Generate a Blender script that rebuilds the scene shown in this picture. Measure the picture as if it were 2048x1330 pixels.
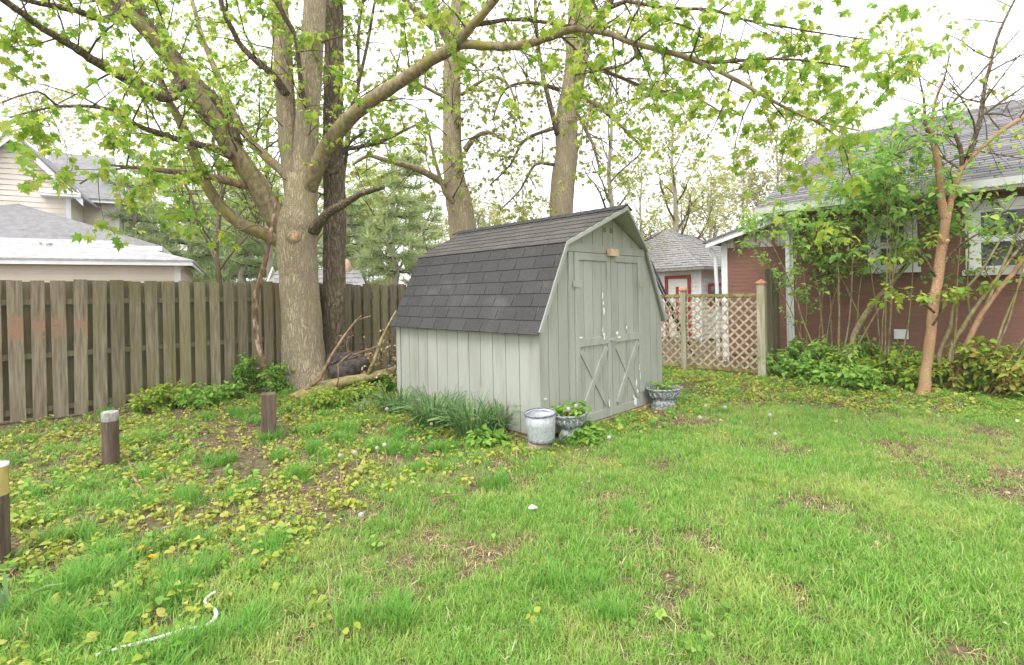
import bpy, math, random
import numpy as np
from mathutils import Vector, Matrix
from math import radians, sin, cos, pi, sqrt, atan2

for _o in list(bpy.data.objects):
    bpy.data.objects.remove(_o)
SC = bpy.context.scene
COL = SC.collection
rnd = random.Random(7)
nrg = np.random.default_rng(11)

# ------------------------------------------------------------------ camera
ROLL = 0.0184
CX, CY, FP, CAMH = 1024.0, 588.0, 1000.0, 1.5
cam_d = bpy.data.cameras.new('camera')
cam = bpy.data.objects.new('camera', cam_d)
COL.objects.link(cam)
cam.location = (0, 0, CAMH)
cam.rotation_mode = 'QUATERNION'
cam.rotation_quaternion = (Matrix.Rotation(pi / 2, 4, 'X') @ Matrix.Rotation(-ROLL, 4, 'Z')).to_quaternion()
cam_d.sensor_width = 36
cam_d.lens = 36 * FP / 2048
cam_d.shift_y = -(665 - CY) / 2048
cam_d.clip_start = 0.05
cam_d.clip_end = 4000
SC.camera = cam

# ------------------------------------------------------------------ overcast sky, soft sun, exposure
SUN_EL, SUN_AZ = radians(58), radians(215)
wd = bpy.data.worlds.new('World')
SC.world = wd
wd.use_nodes = True
wn, wl = wd.node_tree.nodes, wd.node_tree.links
wn.clear()
w_out = wn.new('ShaderNodeOutputWorld')
w_bg = wn.new('ShaderNodeBackground')
w_sky = wn.new('ShaderNodeTexSky')
w_sky.sky_type = 'NISHITA'
w_sky.sun_disc = False
w_sky.sun_elevation = SUN_EL
w_sky.sun_rotation = SUN_AZ
w_sky.dust_density = 6.0
w_sky.air_density = 1.0
w_hsv = wn.new('ShaderNodeHueSaturation')
w_hsv.inputs['Saturation'].default_value = 0.12
w_mix = wn.new('ShaderNodeMix')
w_mix.data_type = 'RGBA'
w_mix.inputs[0].default_value = 0.72
w_mix.inputs[7].default_value = (9.6, 9.8, 10.2, 1)
wl.new(w_sky.outputs[0], w_hsv.inputs['Color'])
wl.new(w_hsv.outputs[0], w_mix.inputs[6])
wl.new(w_mix.outputs[2], w_bg.inputs['Color'])
w_bg.inputs['Strength'].default_value = 0.125
wl.new(w_bg.outputs[0], w_out.inputs['Surface'])

sun_d = bpy.data.lights.new('sun', 'SUN')
sun_d.energy = 1.2
sun_d.angle = radians(25)
sun_d.color = (1.0, 0.96, 0.9)
sun = bpy.data.objects.new('sun', sun_d)
COL.objects.link(sun)
# the light comes from behind the camera and to its left, high up
sdir = Vector((-0.55 * cos(SUN_EL), -0.83 * cos(SUN_EL), sin(SUN_EL)))
sun.rotation_mode = 'QUATERNION'
sun.rotation_quaternion = sdir.to_track_quat('Z', 'Y')
sun.location = (0, 0, 30)
w_sky.sun_rotation = atan2(sdir.x, sdir.y)

SC.view_settings.view_transform = 'Standard'
SC.view_settings.look = 'None'
SC.view_settings.exposure = 1.06
SC.view_settings.gamma = 1.0
SC.view_settings.use_curve_mapping = False
SC.render.engine = 'CYCLES'
SC.cycles.max_bounces = 6
SC.cycles.diffuse_bounces = 4
SC.cycles.glossy_bounces = 2
SC.cycles.transmission_bounces = 3
SC.cycles.transparent_max_bounces = 4
SC.cycles.use_denoising = True


# ------------------------------------------------------------------ helpers
def ray(u, v):
    a, b = (u - CX) / FP, (CY - v) / FP
    return Vector((a + b * ROLL, 1.0, b - a * ROLL))


def W(u, v, d):
    """a point of the place seen at (u, v), d metres in front of the camera"""
    return Vector((0, 0, CAMH)) + ray(u, v) * d


def gz(x, y):
    """height of the ground"""
    x = np.asarray(x, float); y = np.asarray(y, float)
    b = 0.020 * np.sin(1.7 * x + 0.6 * y) * np.sin(1.3 * y - 0.4 * x + 1.0) + 0.012 * np.sin(3.9 * x + 1.2) * np.sin(4.3 * y + .4)
    bank = 0.10 / (1 + np.exp(-((y - x) - 9.6) * 1.6))
    far = np.clip((np.hypot(x, y) - 14) / 10, 0, 1)
    return (b - 0.07 + bank) * (1 - far)


def GR(u, v):
    """ground point seen at (u, v)"""
    r = ray(u, v); z = -0.05
    for _ in range(6):
        d = (z - CAMH) / r.z
        z = float(gz(r.x * d, d))
    return Vector((r.x * d, d, z))


class MB:
    def __init__(s):
        s.v, s.f = [], []

    def add(s, vs, fs):
        n = len(s.v)
        s.v += [tuple(p) for p in vs]
        s.f += [tuple(i + n for i in f) for f in fs]
        return s

    def box(s, x0, x1, y0, y1, z0, z1, M=None):
        vs = [Vector(p) for p in ((x0, y0, z0), (x1, y0, z0), (x1, y1, z0), (x0, y1, z0), (x0, y0, z1), (x1, y0, z1), (x1, y1, z1), (x0, y1, z1))]
        if M is not None:
            vs = [M @ p for p in vs]
        return s.add(vs, [(0, 3, 2, 1), (4, 5, 6, 7), (0, 1, 5, 4), (1, 2, 6, 5), (2, 3, 7, 6), (3, 0, 4, 7)])

    def beam(s, p0, p1, w, t, side):
        """bar from p0 to p1, w wide along side, t thick across"""
        p0, p1, side = Vector(p0), Vector(p1), Vector(side)
        ax = (p1 - p0).normalized()
        side = (side - ax * side.dot(ax)).normalized()
        th = ax.cross(side)
        vs = []
        for p in (p0, p1):
            for a, b in ((-1, -1), (1, -1), (1, 1), (-1, 1)):
                vs.append(p + side * (a * w / 2) + th * (b * t / 2))
        return s.add(vs, [(3, 2, 1, 0), (4, 5, 6, 7), (0, 1, 5, 4), (1, 2, 6, 5), (2, 3, 7, 6), (3, 0, 4, 7)])

    def slab(s, poly, off):
        """flat polygon thickened by the vector off"""
        off = Vector(off); n = len(poly)
        a = [Vector(p) for p in poly]; b = [p + off for p in a]
        nrm = Vector((0, 0, 0))
        for i in range(n):
            nrm += a[i].cross(a[(i + 1) % n])
        if nrm.dot(off) > 0:
            a, b = a[::-1], b[::-1]
        fs = [tuple(range(n)), tuple(range(2 * n - 1, n - 1, -1))]
        for i in range(n):
            j = (i + 1) % n
            fs.append((i, i + n, j + n, j))
        return s.add(a + b, fs)

    def tube(s, pts, rad, n=8, cap=True, rough=0.0, rg=None):
        pts = [Vector(p) for p in pts]
        m = len(pts)
        if m < 2:
            return s
        T = []
        for i in range(m):
            t = pts[min(i + 1, m - 1)] - pts[max(i - 1, 0)]
            T.append(t.normalized() if t.length > 1e-9 else Vector((0, 0, 1)))
        ref = Vector((1, 0, 0)) if abs(T[0].x) < 0.8 else Vector((0, 1, 0))
        u = (ref - T[0] * ref.dot(T[0])).normalized()
        vs = []
        ph = [(rg or rnd).uniform(0.0, 1.0) for _ in range(n)] if rough else None
        for i in range(m):
            u = (u - T[i] * u.dot(T[i]))
            u = u.normalized() if u.length > 1e-6 else T[i].orthogonal().normalized()
            w = T[i].cross(u)
            for k in range(n):
                a = 2 * pi * k / n
                r = rad[i]
                if rough:
                    r *= 1 + rough * (ph[k] - 0.5) + rough * 0.5 * ((rg or rnd).random() - 0.5)
                vs.append(pts[i] + u * (r * cos(a)) + w * (r * sin(a)))
        fs = []
        for i in range(m - 1):
            for k in range(n):
                k2 = (k + 1) % n
                fs.append((i * n + k, i * n + k2, (i + 1) * n + k2, (i + 1) * n + k))
        if cap:
            fs.append(tuple(range(n - 1, -1, -1)))
            fs.append(tuple((m - 1) * n + k for k in range(n)))
        return s.add(vs, fs)

    def lathe(s, prof, n=20, c=(0, 0), sx=1, sy=1):
        vs = []
        for r, z in prof:
            for k in range(n):
                a = 2 * pi * k / n
                vs.append((c[0] + r * sx * cos(a), c[1] + r * sy * sin(a), z))
        fs = []
        for i in range(len(prof) - 1):
            for k in range(n):
                k2 = (k + 1) % n
                fs.append((i * n + k, i * n + k2, (i + 1) * n + k2, (i + 1) * n + k))
        return s.add(vs, fs)

    def mesh(s, name, smooth=False):
        me = bpy.data.meshes.new(name)
        me.from_pydata(s.v, [], s.f)
        if smooth:
            me.polygons.foreach_set('use_smooth', [True] * len(me.polygons))
        me.update()
        return me


def origin(o):
    p = Vector((0, 0, 0))
    while o is not None:
        p += Vector(o.location); o = o.parent
    return p


def tag(o, label=None, cat=None, group=None, kind=None):
    if label: o['label'] = label
    if cat: o['category'] = cat
    if group: o['group'] = group
    if kind: o['kind'] = kind
    return o


def empty(name, loc, label, cat, group=None, rz=0.0):
    o = bpy.data.objects.new(name, None)
    COL.objects.link(o)
    o.location = loc
    o.rotation_euler = (0, 0, rz)
    o.empty_display_size = 0.2
    return tag(o, label, cat, group)


def link(name, me, mat, parent=None, kind=None):
    if mat is not None and not me.materials:
        me.materials.append(mat)
    o = bpy.data.objects.new(name, me)
    COL.objects.link(o)
    if parent is not None:
        o.parent = parent
    if kind:
        o['kind'] = kind
    return o


def part(name, mb, mat, parent=None, smooth=False, local=False, kind=None):
    """one mesh object; world coordinates unless local (then in the frame of its rotated root)"""
    if parent is not None and not local:
        c = origin(parent)
        mb.v = [(p[0] - c.x, p[1] - c.y, p[2] - c.z) for p in mb.v]
    return link(name, mb.mesh(name, smooth), mat, parent, kind)


def solo(name, mb, mat, base, label, cat, group=None, smooth=False):
    """a thing that is one mesh, its origin at base"""
    base = Vector(base)
    mb.v = [(p[0] - base.x, p[1] - base.y, p[2] - base.z) for p in mb.v]
    o = link(name, mb.mesh(name, smooth), mat)
    o.location = base
    return tag(o, label, cat, group)


def np_mesh(name, V, T, smooth=False):
    """triangle mesh from arrays"""
    me = bpy.data.meshes.new(name)
    nv, nt = len(V), len(T)
    me.vertices.add(nv)
    me.vertices.foreach_set('co', np.ascontiguousarray(V, dtype=np.float32).ravel())
    me.loops.add(nt * 3)
    me.loops.foreach_set('vertex_index', np.ascontiguousarray(T, dtype=np.int32).ravel())
    me.polygons.add(nt)
    me.polygons.foreach_set('loop_start', np.arange(nt, dtype=np.int32) * 3)
    me.polygons.foreach_set('loop_total', np.full(nt, 3, dtype=np.int32))
    if smooth:
        me.polygons.foreach_set('use_smooth', np.ones(nt, dtype=bool))
    me.update(calc_edges=True)
    return me


def frames(tip, nrm):
    """(N,3,3) matrices whose columns are x, tip, normal"""
    y = tip / np.linalg.norm(tip, axis=1, keepdims=True)
    z = nrm - y * np.sum(nrm * y, axis=1, keepdims=True)
    z /= np.linalg.norm(z, axis=1, keepdims=True) + 1e-9
    x = np.cross(y, z)
    return np.stack([x, y, z], axis=2)


def scatter(V0, T0, P, R, S):
    """copies of a small mesh as one big array mesh"""
    N, n = len(P), len(V0)
    V = np.einsum('nij,kj->nki', R, V0) * np.asarray(S).reshape(-1, 1, 1) + P[:, None, :]
    T = T0[None, :, :] + (np.arange(N) * n)[:, None, None]
    return V.reshape(-1, 3), T.reshape(-1, 3)


_G = {}


def vnoise(x, y, sc=1.0, seed=0, octs=3):
    """smooth value noise 0..1"""
    if seed not in _G:
        _G[seed] = np.random.default_rng(seed + 100).random((64, 64))
    g = _G[seed]
    x = np.asarray(x, float) * sc; y = np.asarray(y, float) * sc
    out, amp, tot = 0, 1.0, 0
    for _ in range(octs):
        xi, yi = np.floor(x).astype(int), np.floor(y).astype(int)
        fx, fy = x - xi, y - yi
        fx, fy = fx * fx * (3 - 2 * fx), fy * fy * (3 - 2 * fy)
        a, b = g[xi % 64, yi % 64], g[(xi + 1) % 64, yi % 64]
        c, d = g[xi % 64, (yi + 1) % 64], g[(xi + 1) % 64, (yi + 1) % 64]
        out = out + amp * ((a * (1 - fx) + b * fx) * (1 - fy) + (c * (1 - fx) + d * fx) * fy)
        tot += amp; amp *= 0.5; x = x * 2.03 + 7.1; y = y * 2.03 + 3.3
    return out / tot


# ------------------------------------------------------------------ materials
def nt_new(name):
    m = bpy.data.materials.new(name)
    m.use_nodes = True
    n, l = m.node_tree.nodes, m.node_tree.links
    n.clear()
    out = n.new('ShaderNodeOutputMaterial')
    return m, n, l, out


def ramp(n, stops):
    r = n.new('ShaderNodeValToRGB')
    e = r.color_ramp.elements
    while len(e) > 1:
        e.remove(e[-1])
    e[0].position = stops[0][0]; e[0].color = (*stops[0][1], 1)
    for p, c in stops[1:]:
        k = e.new(p); k.color = (*c, 1)
    return r


def noise(n, l, scale, detail=5, rough=0.6, src=None):
    if src is None:
        g = n.new('ShaderNodeNewGeometry'); src = g.outputs['Position']
    mp = n.new('ShaderNodeMapping'); mp.inputs['Scale'].default_value = scale
    l.new(src, mp.inputs['Vector'])
    t = n.new('ShaderNodeTexNoise')
    t.inputs['Scale'].default_value = 1.0
    t.inputs['Detail'].default_value = detail
    t.inputs['Roughness'].default_value = rough
    l.new(mp.outputs[0], t.inputs['Vector'])
    return t.outputs[0]


def mixc(n, l, fac, a, b, mode='MIX'):
    m = n.new('ShaderNodeMix'); m.data_type = 'RGBA'; m.blend_type = mode
    if isinstance(fac, (int, float)): m.inputs[0].default_value = fac
    else: l.new(fac, m.inputs[0])
    for i, c in ((6, a), (7, b)):
        if isinstance(c, tuple): m.inputs[i].default_value = (*c, 1)
        else: l.new(c, m.inputs[i])
    return m.outputs[2]


def mat_noise(name, stops, scale, rough=0.8, bump=0.2, bdist=0.01, rand=0.12, spec=0.25, second=None, detail=5, metal=0.0):
    """noise-coloured material in world space; second = (stops, scale, lo, hi): stains laid over it"""
    m, n, l, out = nt_new(name)
    b = n.new('ShaderNodeBsdfPrincipled')
    f = noise(n, l, scale, detail)
    r = ramp(n, [(.5 + (p_ - .5) * .6, c_) for p_, c_ in stops]); l.new(f, r.inputs[0])
    c = r.outputs[0]
    if second:
        col2, sc2, lo, hi = second
        f2 = noise(n, l, sc2, 4)
        mr = n.new('ShaderNodeMapRange'); mr.inputs[1].default_value = lo; mr.inputs[2].default_value = hi
        l.new(f2, mr.inputs[0])
        c = mixc(n, l, mr.outputs[0], c, col2)
    if rand:
        oi = n.new('ShaderNodeObjectInfo')
        mr = n.new('ShaderNodeMapRange'); mr.inputs[3].default_value = 1 - rand; mr.inputs[4].default_value = 1 + rand
        l.new(oi.outputs['Random'], mr.inputs[0])
        hs = n.new('ShaderNodeHueSaturation'); l.new(mr.outputs[0], hs.inputs['Value']); l.new(c, hs.inputs['Color'])
        c = hs.outputs[0]
    l.new(c, b.inputs['Base Color'])
    b.inputs['Roughness'].default_value = rough
    b.inputs['Specular IOR Level'].default_value = spec
    b.inputs['Metallic'].default_value = metal
    if bump:
        bp = n.new('ShaderNodeBump'); bp.inputs['Strength'].default_value = bump; bp.inputs['Distance'].default_value = bdist
        l.new(f, bp.inputs['Height']); l.new(bp.outputs[0], b.inputs['Normal'])
    l.new(b.outputs[0], out.inputs['Surface'])
    return m


def mat_leaf(name, stops, trans=0.45, rough=0.5, patch=None):
    m, n, l, out = nt_new(name)
    g = n.new('ShaderNodeNewGeometry'); oi = n.new('ShaderNodeObjectInfo')
    ad = n.new('ShaderNodeMath'); ad.operation = 'ADD'
    l.new(g.outputs['Random Per Island'], ad.inputs[0]); l.new(oi.outputs['Random'], ad.inputs[1])
    fr = n.new('ShaderNodeMath'); fr.operation = 'FRACT'; l.new(ad.outputs[0], fr.inputs[0])
    r = ramp(n, stops); l.new(fr.outputs[0], r.inputs[0])
    c = r.outputs[0]
    if patch:
        col2, sc2, lo, hi = patch
        f2 = noise(n, l, sc2, 3)
        mr = n.new('ShaderNodeMapRange'); mr.inputs[1].default_value = lo; mr.inputs[2].default_value = hi
        l.new(f2, mr.inputs[0])
        c = mixc(n, l, mr.outputs[0], c, col2)
    b = n.new('ShaderNodeBsdfPrincipled')
    b.inputs['Roughness'].default_value = rough
    b.inputs['Specular IOR Level'].default_value = 0.3
    l.new(c, b.inputs['Base Color'])
    t = n.new('ShaderNodeBsdfTranslucent')
    br = n.new('ShaderNodeHueSaturation'); br.inputs['Value'].default_value = 1.25; br.inputs['Hue'].default_value = 0.49
    l.new(c, br.inputs['Color']); l.new(br.outputs[0], t.inputs['Color'])
    mx = n.new('ShaderNodeMixShader'); mx.inputs[0].default_value = trans
    l.new(b.outputs[0], mx.inputs[1]); l.new(t.outputs[0], mx.inputs[2])
    l.new(mx.outputs[0], out.inputs['Surface'])
    return m


M = {}
M['paint'] = mat_noise('shed_paint', [(0.3, (0.355, 0.362, 0.320)), (0.7, (0.39, 0.397, 0.355))], (3, 3, 1.2), 0.6, 0.05, 0.003, 0.035,
                       second=((0.27, 0.27, 0.22), (6, 6, 1.0), 0.50, 0.80))
M['paint_white'] = mat_noise('flaked_paint', [(0.3, (0.75, 0.75, 0.72)), (0.7, (0.85, 0.85, 0.83))], (30, 30, 30), 0.7, 0.1, 0.002, 0)
M['raw_wood'] = mat_noise('raw_wood', [(0.3, (0.62, 0.40, 0.27)), (0.7, (0.75, 0.55, 0.40))], (8, 8, 40), 0.75, 0.1, 0.003, 0.05)
M['sill_wood'] = mat_noise('weathered_sill', [(0.3, (0.30, 0.21, 0.12)), (0.7, (0.45, 0.33, 0.20))], (6, 6, 30), 0.8, 0.2, 0.004, 0.05)
M['shingle'] = mat_noise('charcoal_shingle', [(0.25, (0.040, 0.039, 0.039)), (0.5, (0.062, 0.060, 0.060)), (0.75, (0.088, 0.085, 0.084))], (90, 90, 90), 0.9, 0.5, 0.004, 0.10,
                         second=((0.11, 0.108, 0.108), (2.2, 2.2, 4.0), 0.58, 0.85))
M['shingle_old'] = mat_noise('mossy_shingle', [(0.25, (0.070, 0.065, 0.060)), (0.5, (0.105, 0.097, 0.090)), (0.75, (0.145, 0.135, 0.125))], (60, 60, 60), 0.95, 0.6, 0.005, 0.14,
                             second=((0.17, 0.12, 0.065), (26, 26, 40), 0.58, 0.78))
M['fence'] = mat_noise('fence_wood', [(0.15, (0.125, 0.10, 0.065)), (0.5, (0.235, 0.195, 0.135)), (0.85, (0.33, 0.285, 0.205))], (42, 42, 2.6), 0.9, 0.5, 0.006, 0.26,
                       second=((0.185, 0.17, 0.07), (1.6, 1.6, 1.1), 0.44, 0.74))
M['fence_dark'] = mat_noise('fence_back_wood', [(0.2, (0.14, 0.125, 0.07)), (0.8, (0.25, 0.215, 0.13))], (22, 22, 2.0), 0.9, 0.3, 0.006, 0.15)
M['fence_stain'] = mat_noise('fence_stained_wood', [(0.15, (0.14, 0.11, 0.072)), (0.5, (0.25, 0.205, 0.145)), (0.85, (0.34, 0.29, 0.21))], (42, 42, 2.6), 0.9, 0.35, 0.006, 0.1)


def stain(m, zlo, zhi, col, sc=(4, 4, 9)):
    """a reddish scrubbed-off paint mark on the boards"""
    n, l = m.node_tree.nodes, m.node_tree.links
    b = [x for x in n if x.type == 'BSDF_PRINCIPLED'][0]
    src = b.inputs['Base Color'].links[0].from_socket
    g = n.new('ShaderNodeNewGeometry'); s = n.new('ShaderNodeSeparateXYZ'); l.new(g.outputs['Position'], s.inputs[0])
    a = n.new('ShaderNodeMapRange'); a.interpolation_type = 'SMOOTHSTEP'
    a.inputs[1].default_value = zlo; a.inputs[2].default_value = zlo + 0.12
    c = n.new('ShaderNodeMapRange'); c.interpolation_type = 'SMOOTHSTEP'
    c.inputs[1].default_value = zhi; c.inputs[2].default_value = zhi - 0.06
    l.new(s.outputs[2], a.inputs[0]); l.new(s.outputs[2], c.inputs[0])
    mu = n.new('ShaderNodeMath'); mu.operation = 'MULTIPLY'; l.new(a.outputs[0], mu.inputs[0]); l.new(c.outputs[0], mu.inputs[1])
    f = noise(n, l, sc, 3)
    r = n.new('ShaderNodeMapRange'); r.inputs[1].default_value = 0.42; r.inputs[2].default_value = 0.56; l.new(f, r.inputs[0])
    m2 = n.new('ShaderNodeMath'); m2.operation = 'MULTIPLY'; l.new(mu.outputs[0], m2.inputs[0]); l.new(r.outputs[0], m2.inputs[1])
    l.new(mixc(n, l, m2.outputs[0], src, col), b.inputs['Base Color'])


stain(M['fence_stain'], 1.00, 1.36, (0.33, 0.19, 0.13), (5, 5, 8))


def mat_bark(name, dark, mid, light, moss, fs=(26, 26, 5), bump=0.9, bdist=.03, mlo=.55, mhi=.8):
    """plates of bark between darker fissures, with moss blotches"""
    m, n, l, out = nt_new(name)
    b = n.new('ShaderNodeBsdfPrincipled'); b.inputs['Roughness'].default_value = .95; b.inputs['Specular IOR Level'].default_value = .15
    g = n.new('ShaderNodeNewGeometry')
    wv = noise(n, l, (7, 7, 5), 3)
    ws = n.new('ShaderNodeVectorMath'); ws.operation = 'SCALE'; ws.inputs[3].default_value = .16
    cmb = n.new('ShaderNodeCombineXYZ'); l.new(wv, cmb.inputs[0]); l.new(wv, cmb.inputs[1]); l.new(cmb.outputs[0], ws.inputs[0])
    ad = n.new('ShaderNodeVectorMath'); ad.operation = 'ADD'; l.new(g.outputs['Position'], ad.inputs[0]); l.new(ws.outputs[0], ad.inputs[1])
    mp = n.new('ShaderNodeMapping'); mp.inputs['Scale'].default_value = fs; l.new(ad.outputs[0], mp.inputs['Vector'])
    vo = n.new('ShaderNodeTexVoronoi'); vo.feature = 'DISTANCE_TO_EDGE'; vo.inputs['Scale'].default_value = 1.0; l.new(mp.outputs[0], vo.inputs['Vector'])
    cr = n.new('ShaderNodeMapRange'); cr.inputs[1].default_value = 0.0; cr.inputs[2].default_value = .22; l.new(vo.outputs['Distance'], cr.inputs[0])
    f = noise(n, l, (fs[0] * 1.6, fs[1] * 1.6, fs[2] * 1.4), 6)
    r = ramp(n, [(.34, mid), (.66, light)]); l.new(f, r.inputs[0])
    big = noise(n, l, (2.2, 2.2, .9), 3)
    mr0 = n.new('ShaderNodeMapRange'); mr0.inputs[1].default_value = .35; mr0.inputs[2].default_value = .65; mr0.inputs[3].default_value = .72; mr0.inputs[4].default_value = 1.18; l.new(big, mr0.inputs[0])
    hs = n.new('ShaderNodeHueSaturation'); l.new(r.outputs[0], hs.inputs['Color']); l.new(mr0.outputs[0], hs.inputs['Value'])
    c = mixc(n, l, cr.outputs[0], dark, hs.outputs[0])
    mo = noise(n, l, (2.8, 2.8, 1.6), 4)
    mr = n.new('ShaderNodeMapRange'); mr.inputs[1].default_value = mlo; mr.inputs[2].default_value = mhi; l.new(mo, mr.inputs[0])
    c = mixc(n, l, mr.outputs[0], c, moss)
    l.new(c, b.inputs['Base Color'])
    h = n.new('ShaderNodeMath'); h.operation = 'MULTIPLY_ADD'; h.inputs[1].default_value = .6; l.new(cr.outputs[0], h.inputs[0]); l.new(f, h.inputs[2])
    bp = n.new('ShaderNodeBump'); bp.inputs['Strength'].default_value = bump; bp.inputs['Distance'].default_value = bdist
    l.new(h.outputs[0], bp.inputs['Height']); l.new(bp.outputs[0], b.inputs['Normal'])
    l.new(b.outputs[0], out.inputs['Surface'])
    return m


M['bark'] = mat_bark('maple_bark', (0.30, 0.24, 0.16), (0.37, 0.30, 0.20), (0.57, 0.48, 0.345), (0.33, 0.30, 0.13), (30, 30, 3.4), .7, mlo=.54, mhi=.85)
M['bark_dark'] = mat_bark('dark_bark', (0.12, 0.09, 0.06), (0.20, 0.155, 0.105), (0.34, 0.27, 0.185), (0.23, 0.20, 0.09), (22, 22, 4), 1.0)
M['bark_orange'] = mat_bark('tan_bark', (0.34, 0.195, 0.115), (0.38, 0.22, 0.13), (0.56, 0.36, 0.22), (0.30, 0.26, 0.12), (20, 20, 46), .3, .005)
M['bark_mid'] = mat_noise('limb_bark', [(0.2, (0.13, 0.10, 0.06)), (0.8, (0.38, 0.31, 0.18))], (16, 16, 9), 0.95, 0.6, 0.015, 0,
                          second=((0.27, 0.25, 0.05), (3, 3, 3), 0.5, 0.72))
M['twig'] = mat_noise('twig_bark', [(0.3, (0.075, 0.055, 0.035)), (0.7, (0.17, 0.13, 0.075))], (30, 30, 30), 0.9, 0.2, 0.003, 0)
M['bark_grey'] = mat_noise('grey_bark', [(0.25, (0.25, 0.22, 0.17)), (0.75, (0.42, 0.38, 0.30))], (10, 10, 3), 0.95, 0.5, 0.02, 0)
M['moss_wood'] = mat_noise('mossy_wood', [(0.3, (0.22, 0.18, 0.07)), (0.7, (0.40, 0.34, 0.17))], (14, 14, 14), 0.95, 0.5, 0.01, 0)
M['black_log'] = mat_noise('charred_log', [(0.3, (0.045, 0.036, 0.033)), (0.7, (0.12, 0.095, 0.085))], (14, 14, 14), 0.7, 0.7, 0.02, 0)
M['cut_wood'] = mat_noise('cut_wood', [(0.3, (0.45, 0.24, 0.10)), (0.7, (0.66, 0.45, 0.25))], (25, 25, 25), 0.85, 0.2, 0.005, 0)
M['dead_wood'] = mat_noise('dead_stick', [(0.3, (0.17, 0.10, 0.06)), (0.7, (0.36, 0.25, 0.16))], (20, 20, 8), 0.9, 0.4, 0.006, 0)
M['dead_dark'] = mat_noise('peeling_stick', [(0.3, (0.12, 0.075, 0.05)), (0.55, (0.24, 0.15, 0.09)), (0.75, (0.50, 0.42, 0.33))], (14, 14, 7), 0.9, 0.4, 0.006, 0)
M['post'] = mat_noise('brown_post_stain', [(0.2, (0.060, 0.042, 0.030)), (0.5, (0.115, 0.082, 0.060)), (0.8, (0.17, 0.125, 0.095))], (30, 30, 3), 0.8, 0.5, 0.004, 0.06)
M['post_grey'] = mat_noise('grey_post_cap', [(0.2, (0.20, 0.17, 0.15)), (0.6, (0.42, 0.41, 0.40)), (0.85, (0.52, 0.52, 0.52))], (20, 20, 9), 0.6, 0.2, 0.004, 0)
M['post_yellow'] = mat_noise('yellow_paint', [(0.2, (0.33, 0.23, 0.09)), (0.7, (0.56, 0.45, 0.16))], (9, 9, 4), 0.6, 0.1, 0.003, 0)
M['galv'] = mat_noise('galvanised_steel', [(0.3, (0.37, 0.385, 0.41)), (0.7, (0.53, 0.55, 0.58))], (38, 38, 38), 0.5, 0.1, 0.002, 0, second=((0.30, 0.31, 0.33), (7, 7, 7), 0.60, 0.78), metal=0.25)
M['galv_rim'] = mat_noise('tarnished_rim', [(0.3, (0.16, 0.17, 0.19)), (0.7, (0.32, 0.33, 0.36))], (38, 38, 38), 0.5, 0.1, 0.002, 0, metal=0.3)
M['urn'] = mat_noise('flaking_urn_paint', [(0.25, (0.13, 0.145, 0.15)), (0.5, (0.27, 0.29, 0.30)), (0.68, (0.50, 0.52, 0.53))], (34, 34, 34), 0.75, 0.5, 0.008, 0)
M['urn_dark'] = mat_noise('urn_rim_paint', [(0.38, (0.13, 0.15, 0.14)), (0.60, (0.36, 0.38, 0.37))], (26, 26, 26), 0.75, 0.5, 0.008, 0)
M['white_paint'] = mat_noise('white_trim', [(0.3, (0.72, 0.73, 0.74)), (0.7, (0.82, 0.82, 0.82))], (6, 6, 3), 0.55, 0.05, 0.003, 0.03)
M['white_old'] = mat_noise('peeling_white', [(0.40, (0.32, 0.18, 0.12)), (0.48, (0.55, 0.50, 0.45)), (0.58, (0.74, 0.73, 0.70))], (11, 11, 5), 0.8, 0.4, 0.005, 0)
M['brown_siding'] = mat_noise('brown_siding', [(0.3, (0.215, 0.106, 0.078)), (0.7, (0.250, 0.130, 0.098))], (7, 7, 60), 0.85, 0.25, 0.004, 0.05)
M['foundation'] = mat_noise('foundation_stone', [(0.3, (0.20, 0.085, 0.065)), (0.7, (0.34, 0.19, 0.15))], (16, 16, 16), 0.9, 0.5, 0.01, 0.2)
M['house_shingle'] = mat_noise('grey_shingle', [(0.3, (0.13, 0.115, 0.13)), (0.7, (0.24, 0.215, 0.235))], (12, 12, 12), 0.9, 0.3, 0.004, 0.2)
M['pale_shingle'] = mat_noise('pale_shingle', [(0.3, (0.30, 0.29, 0.30)), (0.7, (0.40, 0.39, 0.40))], (6, 6, 6), 0.9, 0.3, 0.004, 0.05)
M['mid_shingle'] = mat_noise('mid_shingle', [(0.3, (0.19, 0.185, 0.19)), (0.7, (0.25, 0.245, 0.25))], (6, 6, 6), 0.9, 0.3, 0.004, 0.05)
M['grey_roof'] = mat_noise('cottage_shingle', [(0.3, (0.22, 0.21, 0.20)), (0.7, (0.38, 0.37, 0.36))], (14, 14, 14), 0.95, 0.4, 0.01, 0.12)
M['beige'] = mat_noise('beige_siding', [(0.3, (0.75, 0.67, 0.585)), (0.7, (0.80, 0.72, 0.635))], (2, 2, 2), 0.6, 0.03, 0.002, 0.03)
M['cream_siding'] = mat_noise('cream_siding', [(0.3, (0.76, 0.75, 0.69)), (0.7, (0.82, 0.81, 0.76))], (3, 3, 3), 0.65, 0.05, 0.002, 0.03)
M['red_trim'] = mat_noise('red_trim', [(0.3, (0.30, 0.035, 0.03)), (0.7, (0.38, 0.05, 0.045))], (6, 6, 6), 0.6, 0.05, 0.002, 0)
M['lattice'] = mat_noise('lattice_wood', [(0.3, (0.30, 0.25, 0.17)), (0.7, (0.47, 0.41, 0.30))], (14, 14, 14), 0.9, 0.3, 0.004, 0.15)
M['lattice_post'] = mat_noise('lattice_post_wood', [(0.3, (0.29, 0.26, 0.18)), (0.7, (0.44, 0.40, 0.30))], (22, 22, 2), 0.9, 0.3, 0.004, 0.1)
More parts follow.
